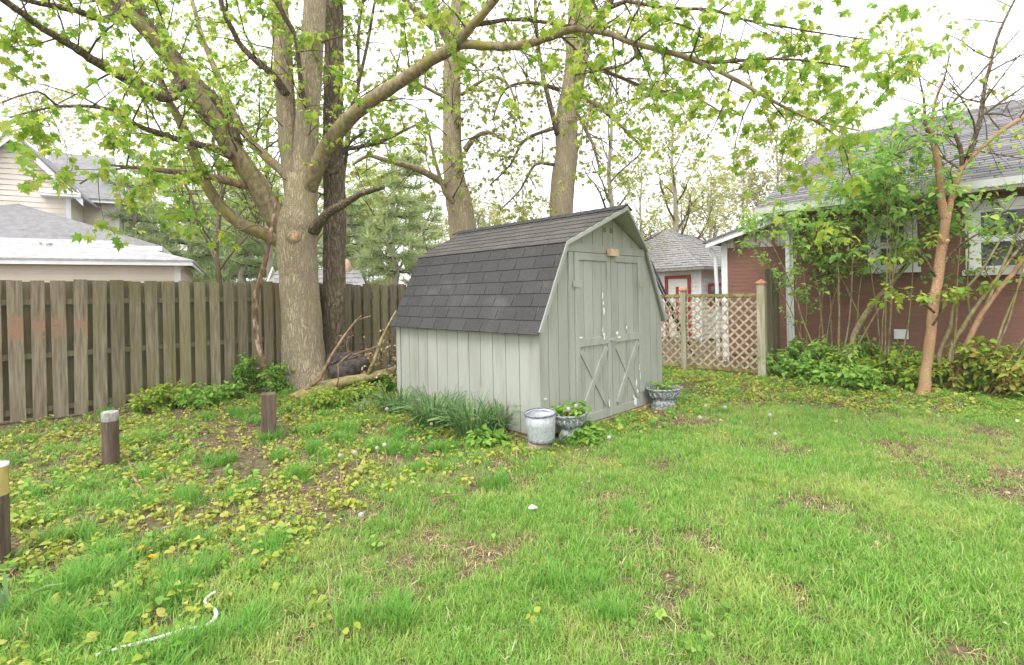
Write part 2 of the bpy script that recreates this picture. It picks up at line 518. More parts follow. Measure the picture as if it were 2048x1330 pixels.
M['moss_rail'] = mat_noise('mossy_rail', [(0.35, (0.17, 0.14, 0.05)), (0.65, (0.34, 0.29, 0.12))], (9, 9, 9), 0.95, 0.4, 0.005, 0.1)
M['copper'] = mat_noise('copper_cap', [(0.3, (0.42, 0.17, 0.10)), (0.7, (0.55, 0.26, 0.17))], (16, 16, 16), 0.5, 0.05, 0.002, 0.05, metal=0.2)
M['dark_metal'] = mat_noise('dark_metal', [(0.3, (0.015, 0.018, 0.03)), (0.7, (0.03, 0.035, 0.05))], (9, 9, 9), 0.5, 0.05, 0.002, 0)
M['dark'] = mat_noise('dark_gap', [(0.3, (0.012, 0.012, 0.012)), (0.7, (0.02, 0.02, 0.02))], (9, 9, 9), 0.9, 0, 0, 0)
M['rope'] = mat_noise('white_cord', [(0.3, (0.70, 0.70, 0.68)), (0.7, (0.80, 0.80, 0.79))], (40, 40, 40), 0.7, 0.2, 0.002, 0)
M['hose'] = mat_noise('teal_hose', [(0.3, (0.03, 0.09, 0.09)), (0.7, (0.06, 0.15, 0.14))], (20, 20, 20), 0.5, 0.1, 0.002, 0)
M['brick'] = mat_noise('red_brick', [(0.3, (0.30, 0.13, 0.09)), (0.7, (0.42, 0.20, 0.14))], (30, 30, 30), 0.9, 0.3, 0.004, 0.15)
M['stem'] = mat_noise('dandelion_stem', [(0.3, (0.42, 0.36, 0.16)), (0.7, (0.50, 0.42, 0.22))], (30, 30, 30), 0.7, 0, 0, 0.1)
M['clock'] = mat_leaf('dandelion_clock', [(0.0, (0.58, 0.54, 0.49)), (1.0, (0.78, 0.75, 0.71))], 0.4)
M['yellow'] = mat_leaf('dandelion_petals', [(0.0, (0.75, 0.45, 0.01)), (1.0, (0.85, 0.58, 0.02))], 0.25)

m, n, l, out = nt_new('window_glass')
b = n.new('ShaderNodeBsdfPrincipled')
b.inputs['Base Color'].default_value = (0.035, 0.04, 0.042, 1); b.inputs['Roughness'].default_value = 0.08
b.inputs['Specular IOR Level'].default_value = 0.6
l.new(b.outputs[0], out.inputs['Surface'])
M['glass'] = m

M['maple'] = mat_leaf('maple_leaf', [(0.0, (0.17, 0.36, 0.05)), (0.35, (0.28, 0.45, 0.06)), (0.7, (0.41, 0.52, 0.085)), (1.0, (0.54, 0.56, 0.13))], 0.55)
M['maple_green'] = mat_leaf('maple_leaf_green', [(0.0, (0.13, 0.28, 0.045)), (0.6, (0.21, 0.37, 0.055)), (1.0, (0.32, 0.45, 0.07))], 0.5)
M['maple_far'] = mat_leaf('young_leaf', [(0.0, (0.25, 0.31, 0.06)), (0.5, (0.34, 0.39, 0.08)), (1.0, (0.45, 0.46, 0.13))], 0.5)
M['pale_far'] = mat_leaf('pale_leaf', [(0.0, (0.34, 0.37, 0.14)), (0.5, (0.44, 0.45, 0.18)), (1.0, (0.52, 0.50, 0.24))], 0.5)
M['needle'] = mat_leaf('pine_needles', [(0.0, (0.24, 0.34, 0.15)), (0.5, (0.38, 0.47, 0.22)), (1.0, (0.52, 0.57, 0.29))], 0.5)
M['lilac'] = mat_leaf('shrub_leaf', [(0.0, (0.15, 0.33, 0.085)), (0.4, (0.25, 0.46, 0.10)), (0.8, (0.38, 0.56, 0.13)), (1.0, (0.55, 0.60, 0.15))], 0.5)
M['lime'] = mat_leaf('lime_leaf', [(0.0, (0.21, 0.38, 0.06)), (0.5, (0.33, 0.46, 0.07)), (1.0, (0.48, 0.50, 0.10))], 0.45)
M['rust'] = mat_leaf('rust_leaf', [(0.0, (0.38, 0.22, 0.07)), (0.4, (0.42, 0.42, 0.09)), (1.0, (0.30, 0.48, 0.09))], 0.45)
M['weed'] = mat_leaf('weed_leaf', [(0.0, (0.14, 0.31, 0.05)), (0.5, (0.22, 0.42, 0.07)), (1.0, (0.36, 0.50, 0.10))], 0.4)
M['seedling'] = mat_leaf('seedling_leaf', [(0.0, (0.31, 0.42, 0.055)), (0.5, (0.44, 0.49, 0.085)), (1.0, (0.56, 0.53, 0.15))], 0.45)
M['strap'] = mat_leaf('daffodil_leaf', [(0.0, (0.08, 0.17, 0.055)), (0.5, (0.14, 0.26, 0.085)), (1.0, (0.26, 0.38, 0.15))], 0.35, 0.4)
M['grass'] = mat_leaf('grass_blade', [(0.0, (0.14, 0.32, 0.05)), (0.45, (0.24, 0.465, 0.075)), (0.8, (0.34, 0.54, 0.12)), (1.0, (0.58, 0.57, 0.27))], 0.45, 0.5,
                      patch=((0.54, 0.58, 0.19), (1.2, 1.2, 1.2), 0.50, 0.80))
M['tuft'] = mat_leaf('tuft_blade', [(0.0, (0.12, 0.32, 0.05)), (0.6, (0.20, 0.43, 0.075)), (1.0, (0.31, 0.50, 0.11))], 0.45, 0.5)
M['litter'] = mat_leaf('dry_leaf', [(0.0, (0.20, 0.12, 0.06)), (0.4, (0.42, 0.29, 0.15)), (0.8, (0.58, 0.46, 0.26)), (1.0, (0.68, 0.60, 0.42))], 0.15, 0.8)
M['soil'] = mat_noise('lawn_soil', [(0.15, (0.055, 0.039, 0.024)), (0.5, (0.12, 0.088, 0.052)), (0.85, (0.23, 0.18, 0.11))], (26, 26, 26), 0.95, 0.7, 0.02, 0,
                      second=((0.13, 0.14, 0.045), (8, 8, 8), 0.50, 0.68))

# ================================================================== GROUND
gx = np.concatenate([-np.geomspace(14.5, 1500, 14)[::-1], np.linspace(-14, 14, 113), np.geomspace(14.5, 1500, 14)])
gy = np.concatenate([-np.geomspace(3.5, 1500, 10)[::-1], np.linspace(-3, 18, 85), np.geomspace(18.5, 1500, 14)])
GX, GY = np.meshgrid(gx, gy, indexing='ij')
GZ = gz(GX, GY)
nx, ny = len(gx), len(gy)
gv = np.stack([GX.ravel(), GY.ravel(), GZ.ravel()], 1)
ii, jj = np.meshgrid(np.arange(nx - 1), np.arange(ny - 1), indexing='ij')
a_ = (ii * ny + jj).ravel(); b_ = ((ii + 1) * ny + jj).ravel(); c_ = ((ii + 1) * ny + jj + 1).ravel(); d_ = (ii * ny + jj + 1).ravel()
gt = np.concatenate([np.stack([a_, b_, c_], 1), np.stack([a_, c_, d_], 1)])
ground = link('ground', np_mesh('ground', gv, gt, True), M['soil'], kind='structure')

# ================================================================== SHED
S_W, S_L = 2.58, 2.79
shed = empty('garden_shed', (0.29, 5.30, 0.0), 'grey-green wooden garden shed with barn roof and double doors', 'shed', rz=pi / 4)
PROF = [(0.0, 1.16), (0.42, 2.06), (1.29, 2.50), (2.16, 2.06), (2.58, 1.16)]


def prof_z(x):
    for (x0, z0), (x1, z1) in zip(PROF, PROF[1:]):
        if x0 <= x <= x1:
            return z0 + (z1 - z0) * (x - x0) / (x1 - x0)
    return PROF[-1][1]


# backing walls (solid boxes the planks are nailed on)
bk = MB()
bk.slab([(0.03, 0.03, -0.02)] + [(min(max(x, 0.03), S_W - 0.03), 0.03, z - 0.04) for x, z in PROF] + [(S_W - 0.03, 0.03, -0.02)], (0, S_L - 0.06, 0))
part('wall_core', bk, M['paint'], shed, local=True)
# side planks, left and right
npk = 12
for side in (0, 1):
    w0, w1 = 0.10, S_L - 0.10
    pw = (w1 - w0) / npk
    for k in range(npk):
        y0, y1 = w0 + k * pw + 0.0045, w0 + (k + 1) * pw - 0.0045
        x0, x1 = (0.0, 0.0285) if side == 0 else (S_W - 0.0285, S_W)
        part('plank', MB().box(x0 + rnd.uniform(0, .002), x1, y0, y1, -0.03, 1.16), M['paint'], shed, local=True)
    for y0, y1 in ((0.002, w0 - 0.006), (w1 + 0.006, S_L)):
        x0, x1 = (-0.012, 0.028) if side == 0 else (S_W - 0.028, S_W + 0.012)
        part('corner_board', MB().box(x0, x1, y0, y1, -0.03, 1.15), M['paint'], shed, local=True)
# back planks
for k in range(11):
    x0, x1 = k * S_W / 11 + 0.0045, (k + 1) * S_W / 11 - 0.0045
    poly = [(x0, S_L - 0.028, -0.03), (x1, S_L - 0.028, -0.03), (x1, S_L - 0.028, prof_z(x1) - 0.03)]
    poly += [(x, S_L - 0.028, z - 0.03) for x, z in PROF[::-1] if x0 < x < x1]
    poly += [(x0, S_L - 0.028, prof_z(x0) - 0.03)]
    part('plank', MB().slab(poly, (0, 0.03, 0)), M['paint'], shed, local=True)
# front planks; leave the doorway to the doors
D0, D1, DM, DTOP = 0.575, 2.005, 1.29, 1.965
cuts = [0.012, 0.13, 0.30, 0.475, D0, 0.76, 0.97, 1.18, 1.40, 1.61, 1.82, D1, 2.105, 2.28, 2.45, 2.568]
for x0, x1 in zip(cuts, cuts[1:]):
    xa, xb = x0 + 0.0045, x1 - 0.0045
    zlo = -0.03 if (x1 <= D0 + 1e-6 or x0 >= D1 - 1e-6) else DTOP + 0.09
    poly = [(xa, 0.0, zlo), (xb, 0.0, zlo), (xb, 0.0, prof_z(xb) - 0.03)]
    poly += [(x, 0.0, z - 0.03) for x, z in PROF[::-1] if xa < x < xb]
    poly += [(xa, 0.0, prof_z(xa) - 0.03)]
    part('plank', MB().slab(poly, (0, 0.0285, 0)), M['paint'], shed, local=True)
part('header_board', MB().box(0.44, 2.13, -0.022, -0.001, DTOP + 0.008, DTOP + 0.105), M['paint'], shed, local=True)
part('door_jamb', MB().box(0.485, D0 - 0.006, -0.018, -0.001, -0.03, DTOP + 0.004), M['paint'], shed, local=True)
part('door_jamb', MB().box(D1 + 0.006, 2.095, -0.018, -0.001, -0.03, DTOP + 0.004), M['paint'], shed, local=True)
part('door_sill', MB().box(0.30, 2.30, -0.05, 0.03, -0.15, -0.034), M['sill_wood'], shed, local=True)
part('floor_skid', MB().box(0.02, 0.12, 0.02, S_L - 0.02, -0.14, -0.034), M['sill_wood'], shed, local=True)
part('floor_skid', MB().box(S_W - 0.12, S_W - 0.02, 0.04, S_L - 0.02, -0.14, -0.034), M['sill_wood'], shed, local=True)
# two doors
for di, (x0, x1) in enumerate(((D0, DM - 0.004), (DM + 0.004, D1))):
    dr = part('door', MB().box(x0, x1, -0.008, 0.012, -0.02, DTOP), M['paint'], shed, local=True)
    np_ = 4
    for k in range(np_):
        a = x0 + (x1 - x0) * k / np_ + 0.004; b2 = x0 + (x1 - x0) * (k + 1) / np_ - 0.004
        part('plank', MB().box(a, b2, -0.016, -0.0085, -0.018, DTOP - 0.003), M['paint'], dr, local=True)
    st = 0.075
    for a, b2 in ((x0, x0 + st), (x1 - st, x1)):
        part('stile', MB().box(a + .001, b2 - .001, -0.034, -0.0165, -0.02, DTOP), M['paint'], dr, local=True)
    for z0, z1 in ((DTOP - 0.085, DTOP), (0.875, 0.965), (-0.02, 0.075)):
        part('rail', MB().box(x0 + st + .001, x1 - st - .001, -0.034, -0.0165, z0, z1), M['paint'], dr, local=True)
    pa, pb, pc, pd = (x0 + st, 0.08), (x1 - st, 0.87), (x0 + st, 0.87), (x1 - st, 0.08)

    def brace(p, q, y0, y1):
        p, q = Vector((p[0], 0, p[1])), Vector((q[0], 0, q[1]))
        ax = (q - p).normalized(); sd = Vector((-ax.z, 0, ax.x)) * 0.034
        g = ax * 0.045
        poly = [p + g + sd, p + g - sd, q - g - sd, q - g + sd]
        return MB().slab([(v.x, y0, v.z) for v in poly], (0, y1 - y0, 0))
    part('brace', brace(pc, pd, -0.030, -0.0168), M['paint'], dr, local=True)
    part('brace', brace(pa, pb, -0.037, -0.0168), M['paint'], dr, local=True)
    hx = x0 + 0.02 if di == 0 else x1 - 0.02
    sg = 1 if di == 0 else -1
    for hz in (1.60, 0.20):
        part('hinge', MB().box(min(hx - sg * .06, hx + sg * .07), max(hx - sg * .06, hx + sg * .07), -0.043, -0.0345, hz - 0.035, hz + 0.035), M['paint'], dr, local=True)
# paint flaked off: small irregular scabs
fl = [(1.10, 1.46, .016, .05), (1.11, 1.37, .012, .03), (1.12, 1.27, .02, .055), (1.09, 1.05, .012, .03), (1.11, .99, .028, .03), (1.12, .94, .016, .03),
      (0.66, .985, .04, .016), (1.40, .99, .03, .03), (1.44, .93, .05, .014), (1.62, 1.05, .012, .03), (1.83, .30, .02, .06), (1.86, .19, .018, .04), (1.80, .055, .045, .075),
      (1.91, .5, .008, .05), (1.93, .38, .007, .06), (1.20, .14, .012, .05), (1.76, .14, .02, .03), (2.045, 1.55, .01, .02), (2.05, 1.15, .008, .03), (2.05, .75, .010, .035), (2.06, .45, .008, .05), (2.05, 1.72, .007, .03)]
for x, z, a, b2 in fl:
    k = 9
    poly = [(x + a * cos(2 * pi * i / k) * rnd.uniform(.5, 1.1), -0.041, z + b2 * sin(2 * pi * i / k) * rnd.uniform(.5, 1.1)) for i in range(k)]
    part('paint_flake', MB().slab(poly, (0, 0.003, 0)), M['paint_white'] if x < 2.02 else M['raw_wood'], shed, local=True)
part('latch_block', MB().box(-0.085, 0.085, -0.03, 0.03, -0.042, 0.042, Matrix.Translation((1.30, -0.066, 1.985)) @ Matrix.Rotation(0.03, 4, 'Y')), M['raw_wood'], shed, local=True)
part('hasp', MB().box(1.24, 1.36, -0.046, -0.0345, 0.905, 0.93).box(1.275, 1.30, -0.062, -0.046, 0.895, 0.945), M['galv'], shed, local=True)
for k in range(2):
    part('vent', MB().box(1.20 + k * .14, 1.245 + k * .14, -0.006, 0.004, 2.24, 2.30), M['fence_dark'], shed, local=True)
# roof
OV = 0.24
EV = (-0.075, 1.085)


def roof_front_y(x):
    t = max(0.0, 1 - abs(x - 1.29) / 0.87)
    return -0.035 - OV * t


decks = MB()
for s in (0, 1):
    fx = (lambda x: x) if s == 0 else (lambda x: S_W - x)
    decks.slab([(fx(EV[0]), -0.03, EV[1]), (fx(EV[0]), S_L + 0.03, EV[1]), (fx(0.42), S_L + 0.03, 2.075), (fx(0.42), -0.03, 2.075)], (0, 0, -0.02))
    decks.slab([(fx(0.40), -0.035, 2.052), (fx(0.40), S_L + 0.03, 2.052), (1.29, S_L + 0.03, 2.517), (1.29, -0.035 - OV, 2.517)], (0, 0, -0.022))
part('roof', decks, M['paint'], shed, local=True)
for s in (0, 1):
    fx = (lambda x: x) if s == 0 else (lambda x: S_W - x)
    part('rake_board', MB().slab([(fx(EV[0]), -0.036, EV[1] + .01), (fx(0.42), -0.036, 2.08), (fx(0.445), -0.036, 2.03), (fx(EV[0] + .045), -0.036, EV[1])], (0, -0.022, 0)), M['paint'], shed, local=True)
    p0, p1 = Vector((fx(0.415), -0.038, 2.075)), Vector((1.29 - (0.001 if s == 0 else -.001), -0.035 - OV, 2.532))
    part('rake_board', MB().slab([p0, p1, p1 + Vector((0, 0, -0.05)), p0 + Vector((0, 0, -0.045))], (0, -0.02, 0)), M['paint'], shed, local=True)


def shingle_mesh(w, h):
    # tapered tab: thin at the top, proud at its butt
    mb = MB()
    mb.add([(0, 0, 0.002), (w, 0, 0.002), (w, h, 0.002), (0, h, 0.002), (0, 0, 0.0135), (w, 0, 0.0135), (w, h, 0.0045), (0, h, 0.0045)],
           [(0, 3, 2, 1), (4, 5, 6, 7), (0, 1, 5, 4), (1, 2, 6, 5), (2, 3, 7, 6), (3, 0, 4, 7)])
    return mb.mesh('shingle')


TABW = 0.305
_sm = {}


def tabs(root, p0, along, up, nrm, length, rows, exposure, mat, parent, name='shingle', fronts=None, join=None, stagger=0.5):
    """courses of tabs; p0 lower corner, along/up/nrm unit axes. fronts(row)-> extra start"""
    for r in range(rows):
        st = fronts(r) if fronts else 0.0
        x = st
        first = True
        while x < length - 0.01:
            w = TABW
            if first:
                w = TABW * (1.0 - (stagger * (r % 2)) - 0.13 * (r % 3))
                first = False
            w = min(w, length - x)
            if w > 0.025:
                base = p0 + along * (x + 0.002) + up * (r * exposure + rnd.uniform(-.002, .002))
                ww = w - 0.009
                if join is not None:
                    q = [base, base + along * ww, base + along * ww + up * (exposure + .02), base + up * (exposure + .02)]
                    join.slab([v + nrm * 0.002 for v in q], nrm * 0.009)
                else:
                    key = (round(ww, 3), round(exposure, 3), mat.name)
                    if key not in _sm:
                        _sm[key] = shingle_mesh(ww, exposure + 0.02)
                        _sm[key].materials.append(mat)
                    o = bpy.data.objects.new(name, _sm[key])
                    COL.objects.link(o)
                    o.parent = parent
                    R = Matrix((along, up, nrm)).transposed().to_4x4()
                    tilt = Matrix.Rotation(rnd.uniform(-.006, .006), 4, 'Z')
                    o.matrix_local = Matrix.Translation(base) @ R @ tilt
            x += w


Y = Vector((0, 1, 0))
for s in (0, 1):
    fx = (lambda x: x) if s == 0 else (lambda x: S_W - x)
    lo = Vector((fx(EV[0]), 0, EV[1])); hi = Vector((fx(0.42), 0, 2.075)); pk = Vector((1.29, 0, 2.53))
    u1 = (hi - lo).normalized(); u2 = (pk - hi).normalized()
    n1 = Vector((-u1.z, 0, u1.x)) if s == 0 else Vector((u1.z, 0, -u1.x))
    n2 = Vector((-u2.z, 0, u2.x)) if s == 0 else Vector((u2.z, 0, -u2.x))
    e1 = (hi - lo).length / 7; e2 = (pk - hi).length / 7
    tl = S_L + 0.075
    if s == 0:
        tabs(shed, lo + Vector((0, -0.045, 0)) - u1 * 0.022, Y, u1, n1, tl, 7, e1 + .003, M['shingle'], shed)
        tabs(shed, hi + Vector((0, -0.045, 0)) - u2 * 0.03, Y, u2, n2, tl, 7, e2, M['shingle_old'], shed,
             fronts=lambda r: -OV * (r * e2) / 0.984 - 0.004)
    else:
        # mirrored axes keep the tabs right-handed
        j = MB(); tabs(shed, lo + Vector((0, -0.045, 0)), Y, u1, n1, tl, 7, e1, M['shingle'], shed, join=j)
        tabs(shed, hi + Vector((0, -0.045, 0)) - u2 * 0.03, Y, u2, n2, tl, 7, e2, M['shingle_old'], shed, fronts=lambda r: -OV * (r * e2) / 0.984, join=j)
        part('far_shingles', j, M['shingle'], shed, local=True, kind='stuff')
# ridge caps
k = 0
y = -0.035 - OV - 0.012
while y < S_L + 0.03:
    w = 0.20
    cm = MB()
    for sg in (-1, 1):
        d2 = Vector((sg * 0.87, 0, -0.455)).normalized(); nn = Vector((sg * 0.455, 0, 0.87)).normalized()
        p = Vector((1.29, 0, 2.536))
        q = [p + nn * .012 + Y * y, p + d2 * .13 + nn * .012 + Y * y, p + d2 * .13 + nn * .006 + Y * (y + w), p + nn * .006 + Y * (y + w)]
        cm.slab(q, nn * 0.010)
    part('ridge_cap', cm, M['shingle'], shed, local=True)
    y += 0.145

# ================================================================== BOARD FENCE (left)
fence = empty('board_fence', (-6.14, 6.0, 0), 'tall weathered board fence running behind the big maple and the shed', 'fence')
FD = Vector((1, 1, 0)).normalized(); FNRM = Vector((1, -1, 0)).normalized()


def fpt(s, off, z):
    p = Vector((-6.14, 6.0, 0)) + FD * s + FNRM * off
    return Vector((p.x, p.y, z))


FTOP = lambda s: 1.775 - 0.014 * max(0, s - 2)
s = -2.0; i = 0
FEND = 8.4
while s < FEND:
    tilt = rnd.uniform(-.008, .008)
    top = FTOP(s) + rnd.uniform(-.02, .018)
    bw = 0.137 + rnd.uniform(-.012, .010)
    off = 0.035 + rnd.uniform(-.004, .004)
    g = float(gz(fpt(s, 0, 0).x, fpt(s, 0, 0).y))
    m_ = M['fence_stain'] if -0.1 < s < 0.78 else M['fence']
    part('board', MB().beam(fpt(s, off, g + 0.03), fpt(s + tilt * 2, off, top), bw, 0.02, FD), m_, fence)
    sb = s + 0.097
    part('back_board', MB().beam(fpt(sb, -0.055, g + 0.03), fpt(sb + rnd.uniform(-.006, .006), -0.055, top - rnd.uniform(0, .02)), bw, 0.02, FD), M['fence_dark'], fence)
    s += 0.194; i += 1
for zr in (1.52, 0.84, 0.17):
    part('rail', MB().beam(fpt(-2.1, -0.010, zr), fpt(FEND, -0.010, zr - (0.05 if zr > 1 else 0)), 0.07, 0.038, (0, 0, 1)), M['fence_dark'], fence)
for s in (-0.75, 1.66, 4.1, 6.5, 8.5):
    part('post', MB().beam(fpt(s, 0.0, -0.05), fpt(s, 0.0, FTOP(s) - .02), 0.09, 0.13, FD), M['fence'], fence)
part('kick_board', MB().beam(fpt(-0.6, 0.055, -0.02), fpt(1.3, 0.055, -0.02), 0.05, 0.02, (0, 0, 1)), M['brick'], fence)

# ================================================================== LATTICE FENCE, copper capped posts
PA, PB = Vector((3.36, 9.8, 0)), Vector((4.42, 8.86, 0))
LD = (PB - PA).normalized(); LN = Vector((-LD.y, LD.x, 0)) * -1
if LN.y > 0: LN = -LN
lat = empty('lattice_fence', PA, 'diagonal wooden lattice fence with copper capped posts beside the shed', 'fence')
PL = PA - LD * 1.62


def lattice_panel(P0, P1, z0, z1):
    L = (P1 - P0).length
    step = 0.168
    for layer, sg in ((0, 1), (1, -1)):
        k0 = -int((z1 - z0) / step) - 1 if sg > 0 else 0
        k1 = int(L / step) + 1 if sg > 0 else int((L + z1 - z0) / step) + 1
        for k in range(k0, k1 + 1):
            xs = k * step + 0.05
            pts = []
            # line x = xs + sg*(z - z0)
            za, zb = z0, z1
            if sg > 0:
                za = max(z0, z0 - xs); zb = min(z1, z0 + L - xs)
            else:
                za = max(z0, z0 + xs - L); zb = min(z1, z0 + xs)
            if zb - za < 0.06:
                continue
            xa, xb = xs + sg * (za - z0), xs + sg * (zb - z0)
            off = LN * (0.0055 if layer == 0 else -0.0055)
            pa = P0 + LD * xa + off; pb = P0 + LD * xb + off
            part('slat', MB().beam((pa.x, pa.y, za), (pb.x, pb.y, zb), 0.036, 0.009, LD - Vector((0, 0, sg))), M['lattice'], lat)
    for zz, mm in ((z1 + .02, M['moss_rail']), (z0 - .02, M['moss_rail'])):
        part('rail', MB().beam((P0.x, P0.y, zz), (P1.x, P1.y, zz), 0.055, 0.05, (0, 0, 1)), mm, lat)


lattice_panel(PA + LD * 0.055, PB - LD * 0.07, 0.06, 1.385)
lattice_panel(PL, PA - LD * 0.055, 0.06, 1.385)
for p, h, w in ((PA, 1.50, 0.10), (PB, 1.60, 0.13), (PL - LD * .06, 1.50, 0.10)):
    part('post', MB().beam((p.x, p.y, -0.1), (p.x, p.y, h), w, w, LD), M['lattice_post'], lat)
    cp = MB()
    ux, uy = LD * (w / 2 + 0.018), LN * (w / 2 + 0.018)
    base = Vector((p.x, p.y, h + .001)); cs = [base + ux + uy, base - ux + uy, base - ux - uy, base + ux - uy]
    top = base + Vector((0, 0, 0.085))
    lift = Vector((0, 0, .022))
    cp.add(cs + [c + lift for c in cs] + [top], [(3, 2, 1, 0), (0, 1, 5, 4), (1, 2, 6, 5), (2, 3, 7, 6), (3, 0, 4, 7), (4, 5, 8), (5, 6, 8), (6, 7, 8), (7, 4, 8)])
    part('copper_cap', cp, M['copper'], lat)
# boards closing the gap between lattice and house
gap = empty('picket_section', (4.55, 8.98, 0), 'short run of tall grey boards between lattice fence and brown house', 'fence')
for k in range(6):
    p = Vector((4.56, 8.99, 0)) + Vector((.67, .74, 0)) * (k * 0.155)
    part('board', MB().beam((p.x, p.y, -.05), (p.x, p.y, 1.87 + rnd.uniform(-.03, .03)), 0.14, 0.02, (.67, .74, 0)), M['fence'], gap)
part('rail', MB().beam((4.53, 9.02, 1.5), (5.22, 9.78, 1.5), 0.08, 0.035, (0, 0, 1)), M['fence_dark'], gap)

# ================================================================== BROWN HOUSE (right)
HC = Vector((5.32, 9.62, 0)); HA = -pi / 4
house = empty('brown_house', HC, 'brown sided house with grey shingle roof and white framed windows', 'house', rz=HA)


def loc_ray(u, v, C, ang, b):
    """where the sight line through (u, v) meets local plane y = b; gives local x and z"""
    r = ray(u, v)
    ex, ey = Vector((cos(ang), sin(ang), 0)), Vector((-sin(ang), cos(ang), 0))
    o = Vector((0, 0, CAMH)) - Vector((C[0], C[1], 0))
    t = (b - o.dot(ey)) / r.dot(ey)
    p = o + r * t
    return p.dot(ex), p.z


HZ = lambda u, v, b=0.0: loc_ray(u, v, HC, HA, b)
HL = 11.0
part('wall_core', MB().box(0.02, HL, 0.02, 7.0, 0.0, 3.05), M['brown_siding'], house, local=True)
# siding courses, cut round the windows
wins = []
for (u0, v0, u1, v1) in ((1737, 425, 1834, 546), (1932, 398, 2085, 551)):
    xa, zb = HZ(u0, v1); xb, zt = HZ(u1, v0)
    wins.append((xa, xb, 1.5 + 0.17, 2.78))
wins[0] = (wins[0][0], wins[0][1], HZ(1785, 546)[1], 2.72)
wins[1] = (wins[1][0], wins[1][1], HZ(1950, 551)[1], 2.80)
z = 0.36; ch = 0.082
while z < 2.98:
    segs = [(0.0, HL)]
    for (a, b2, c, d) in wins:
        if z + ch > c - 0.02 and z < d + 0.02:
            ns = []
            for s0, s1 in segs:
                if a > s0: ns.append((s0, min(a, s1)))
                if b2 < s1: ns.append((max(b2, s0), s1))
            segs = ns
    for s0, s1 in segs:
        mb = MB()
        mb.add([(s0, -0.0062, z + .001), (s1, -0.0062, z + .001), (s1, 0.018, z + .002), (s0, 0.018, z + .002), (s0, -0.004, z + ch), (s1, -0.004, z + ch), (s1, 0.018, z + ch), (s0, 0.018, z + ch)],
               [(0, 3, 2, 1), (4, 5, 6, 7), (0, 1, 5, 4), (1, 2, 6, 5), (2, 3, 7, 6), (3, 0, 4, 7)])
        part('siding_board', mb, M['brown_siding'], house, local=True)
    z += ch
# stone foundation blocks
x = 0.0
fd = part('foundation', MB().box(0.0, HL, 0.0, 0.04, -0.1, 0.355), M['dark'], house, local=True)
for row in range(3):
    x = -0.1 * row
    while x < 8:
        w = rnd.uniform(.2, .42)
        part('stone', MB().box(max(x, 0) + .006, x + w - .006, -0.035 - rnd.uniform(0, .02), -0.002, -0.08 + row * .145 + .006, -0.08 + (row + 1) * .145 - .004), M['foundation'], fd, local=True)
        x += w
# windows
for wi, (a, b2, c, d) in enumerate(wins):
    wr = part('window', MB().box(a + .02, b2 - .02, -0.01, 0.02, c + .02, d - .02), M['white_paint'], house, local=True)
    fw = 0.13
    fr = MB().box(a, a + fw, -0.05, -0.011, c + .09, d).box(b2 - fw, b2, -0.05, -0.011, c + .09, d).box(a + fw, b2 - fw, -0.05, -0.011, d - fw, d)
    part('frame', fr, M['white_paint'], wr, local=True)
    part('sill', MB().box(a - .04, b2 + .04, -0.09, -0.011, c, c + .088), M['white_paint'], wr, local=True)
    ia, ib, ic, id_ = a + fw, b2 - fw, c + .09, d - fw
    mid = (ic + id_) / 2
    for z0, z1, yo in ((ic, mid, -0.034), (mid, id_, -0.026)):
        part('sash', MB().box(ia + .001, ia + .05, yo, yo + .02, z0 + .001, z1 - .001).box(ib - .05, ib - .001, yo, yo + .02, z0 + .001, z1 - .001).box(ia + .05, ib - .05, yo, yo + .02, z0 + .001, z0 + .05).box(ia + .05, ib - .05, yo, yo + .02, z1 - .05, z1 - .001), M['white_paint'], wr, local=True)
        part('pane', MB().box(ia + .05, ib - .05, yo + .008, yo + .014, z0 + .05, z1 - .05), M['glass'], wr, local=True)
# dryer vent, basement window, meter pipe
vx, vz = HZ(1803, 668)
vt = part('wall_vent', MB().box(vx - .095, vx + .095, -0.05, -0.017, vz - .08, vz + .08), M['white_paint'], house, local=True)
part('vent_flap', MB().box(vx - .065, vx + .065, -0.058, -0.051, vz - .055, vz + .05), M['white_paint'], vt, local=True)
bx0, bz0 = HZ(1868, 722); bx1, _ = HZ(1968, 720)
bw_ = part('basement_window', MB().box(bx0, bx1, -0.07, -0.056, 0.02, 0.30), M['dark'], house, local=True)
part('frame', MB().box(bx0 - .04, bx1 + .04, -0.10, -0.056, 0.30, 0.36), M['white_paint'], bw_, local=True)
part('utility_box', MB().box(bx1 - .06, bx1 + .12, -0.13, -0.018, 0.30, 0.44), M['white_paint'], house, local=True)
# soffit, fascia, gutter
EZ, RZ, RB = 2.98, 5.50, 5.2
part('fascia', MB().box(-0.35, HL, -0.42, -0.395, EZ - .09, EZ + .06), M['white_paint'], house, local=True)
part('gutter', MB().slab([(-0.40, -0.425, EZ + .06), (-0.40, -0.53, EZ + .06), (-0.40, -0.50, EZ - .05), (-0.40, -0.425, EZ - .05)], (HL, 0, 0)), M['white_paint'], house, local=True)
part('soffit', MB().box(-0.33, HL, -0.394, 0.0, EZ - .07, EZ - .05), M['sill_wood'], house, local=True)
dsx = 0.03
part('downspout', MB().tube([(dsx - .10, -0.47, EZ - .05), (dsx - .1, -0.44, EZ - .12), (dsx, -0.10, EZ - .42), (dsx, -0.07, EZ - .55), (dsx + .01, -0.07, 0.2), (dsx + .02, -0.2, 0.08)], [.042] * 6, 8), M['white_paint'], house, local=True)
part('corner_board', MB().box(-0.03, 0.10, -0.045, -0.0175, 0.3, 2.95), M['white_paint'], house, local=True)
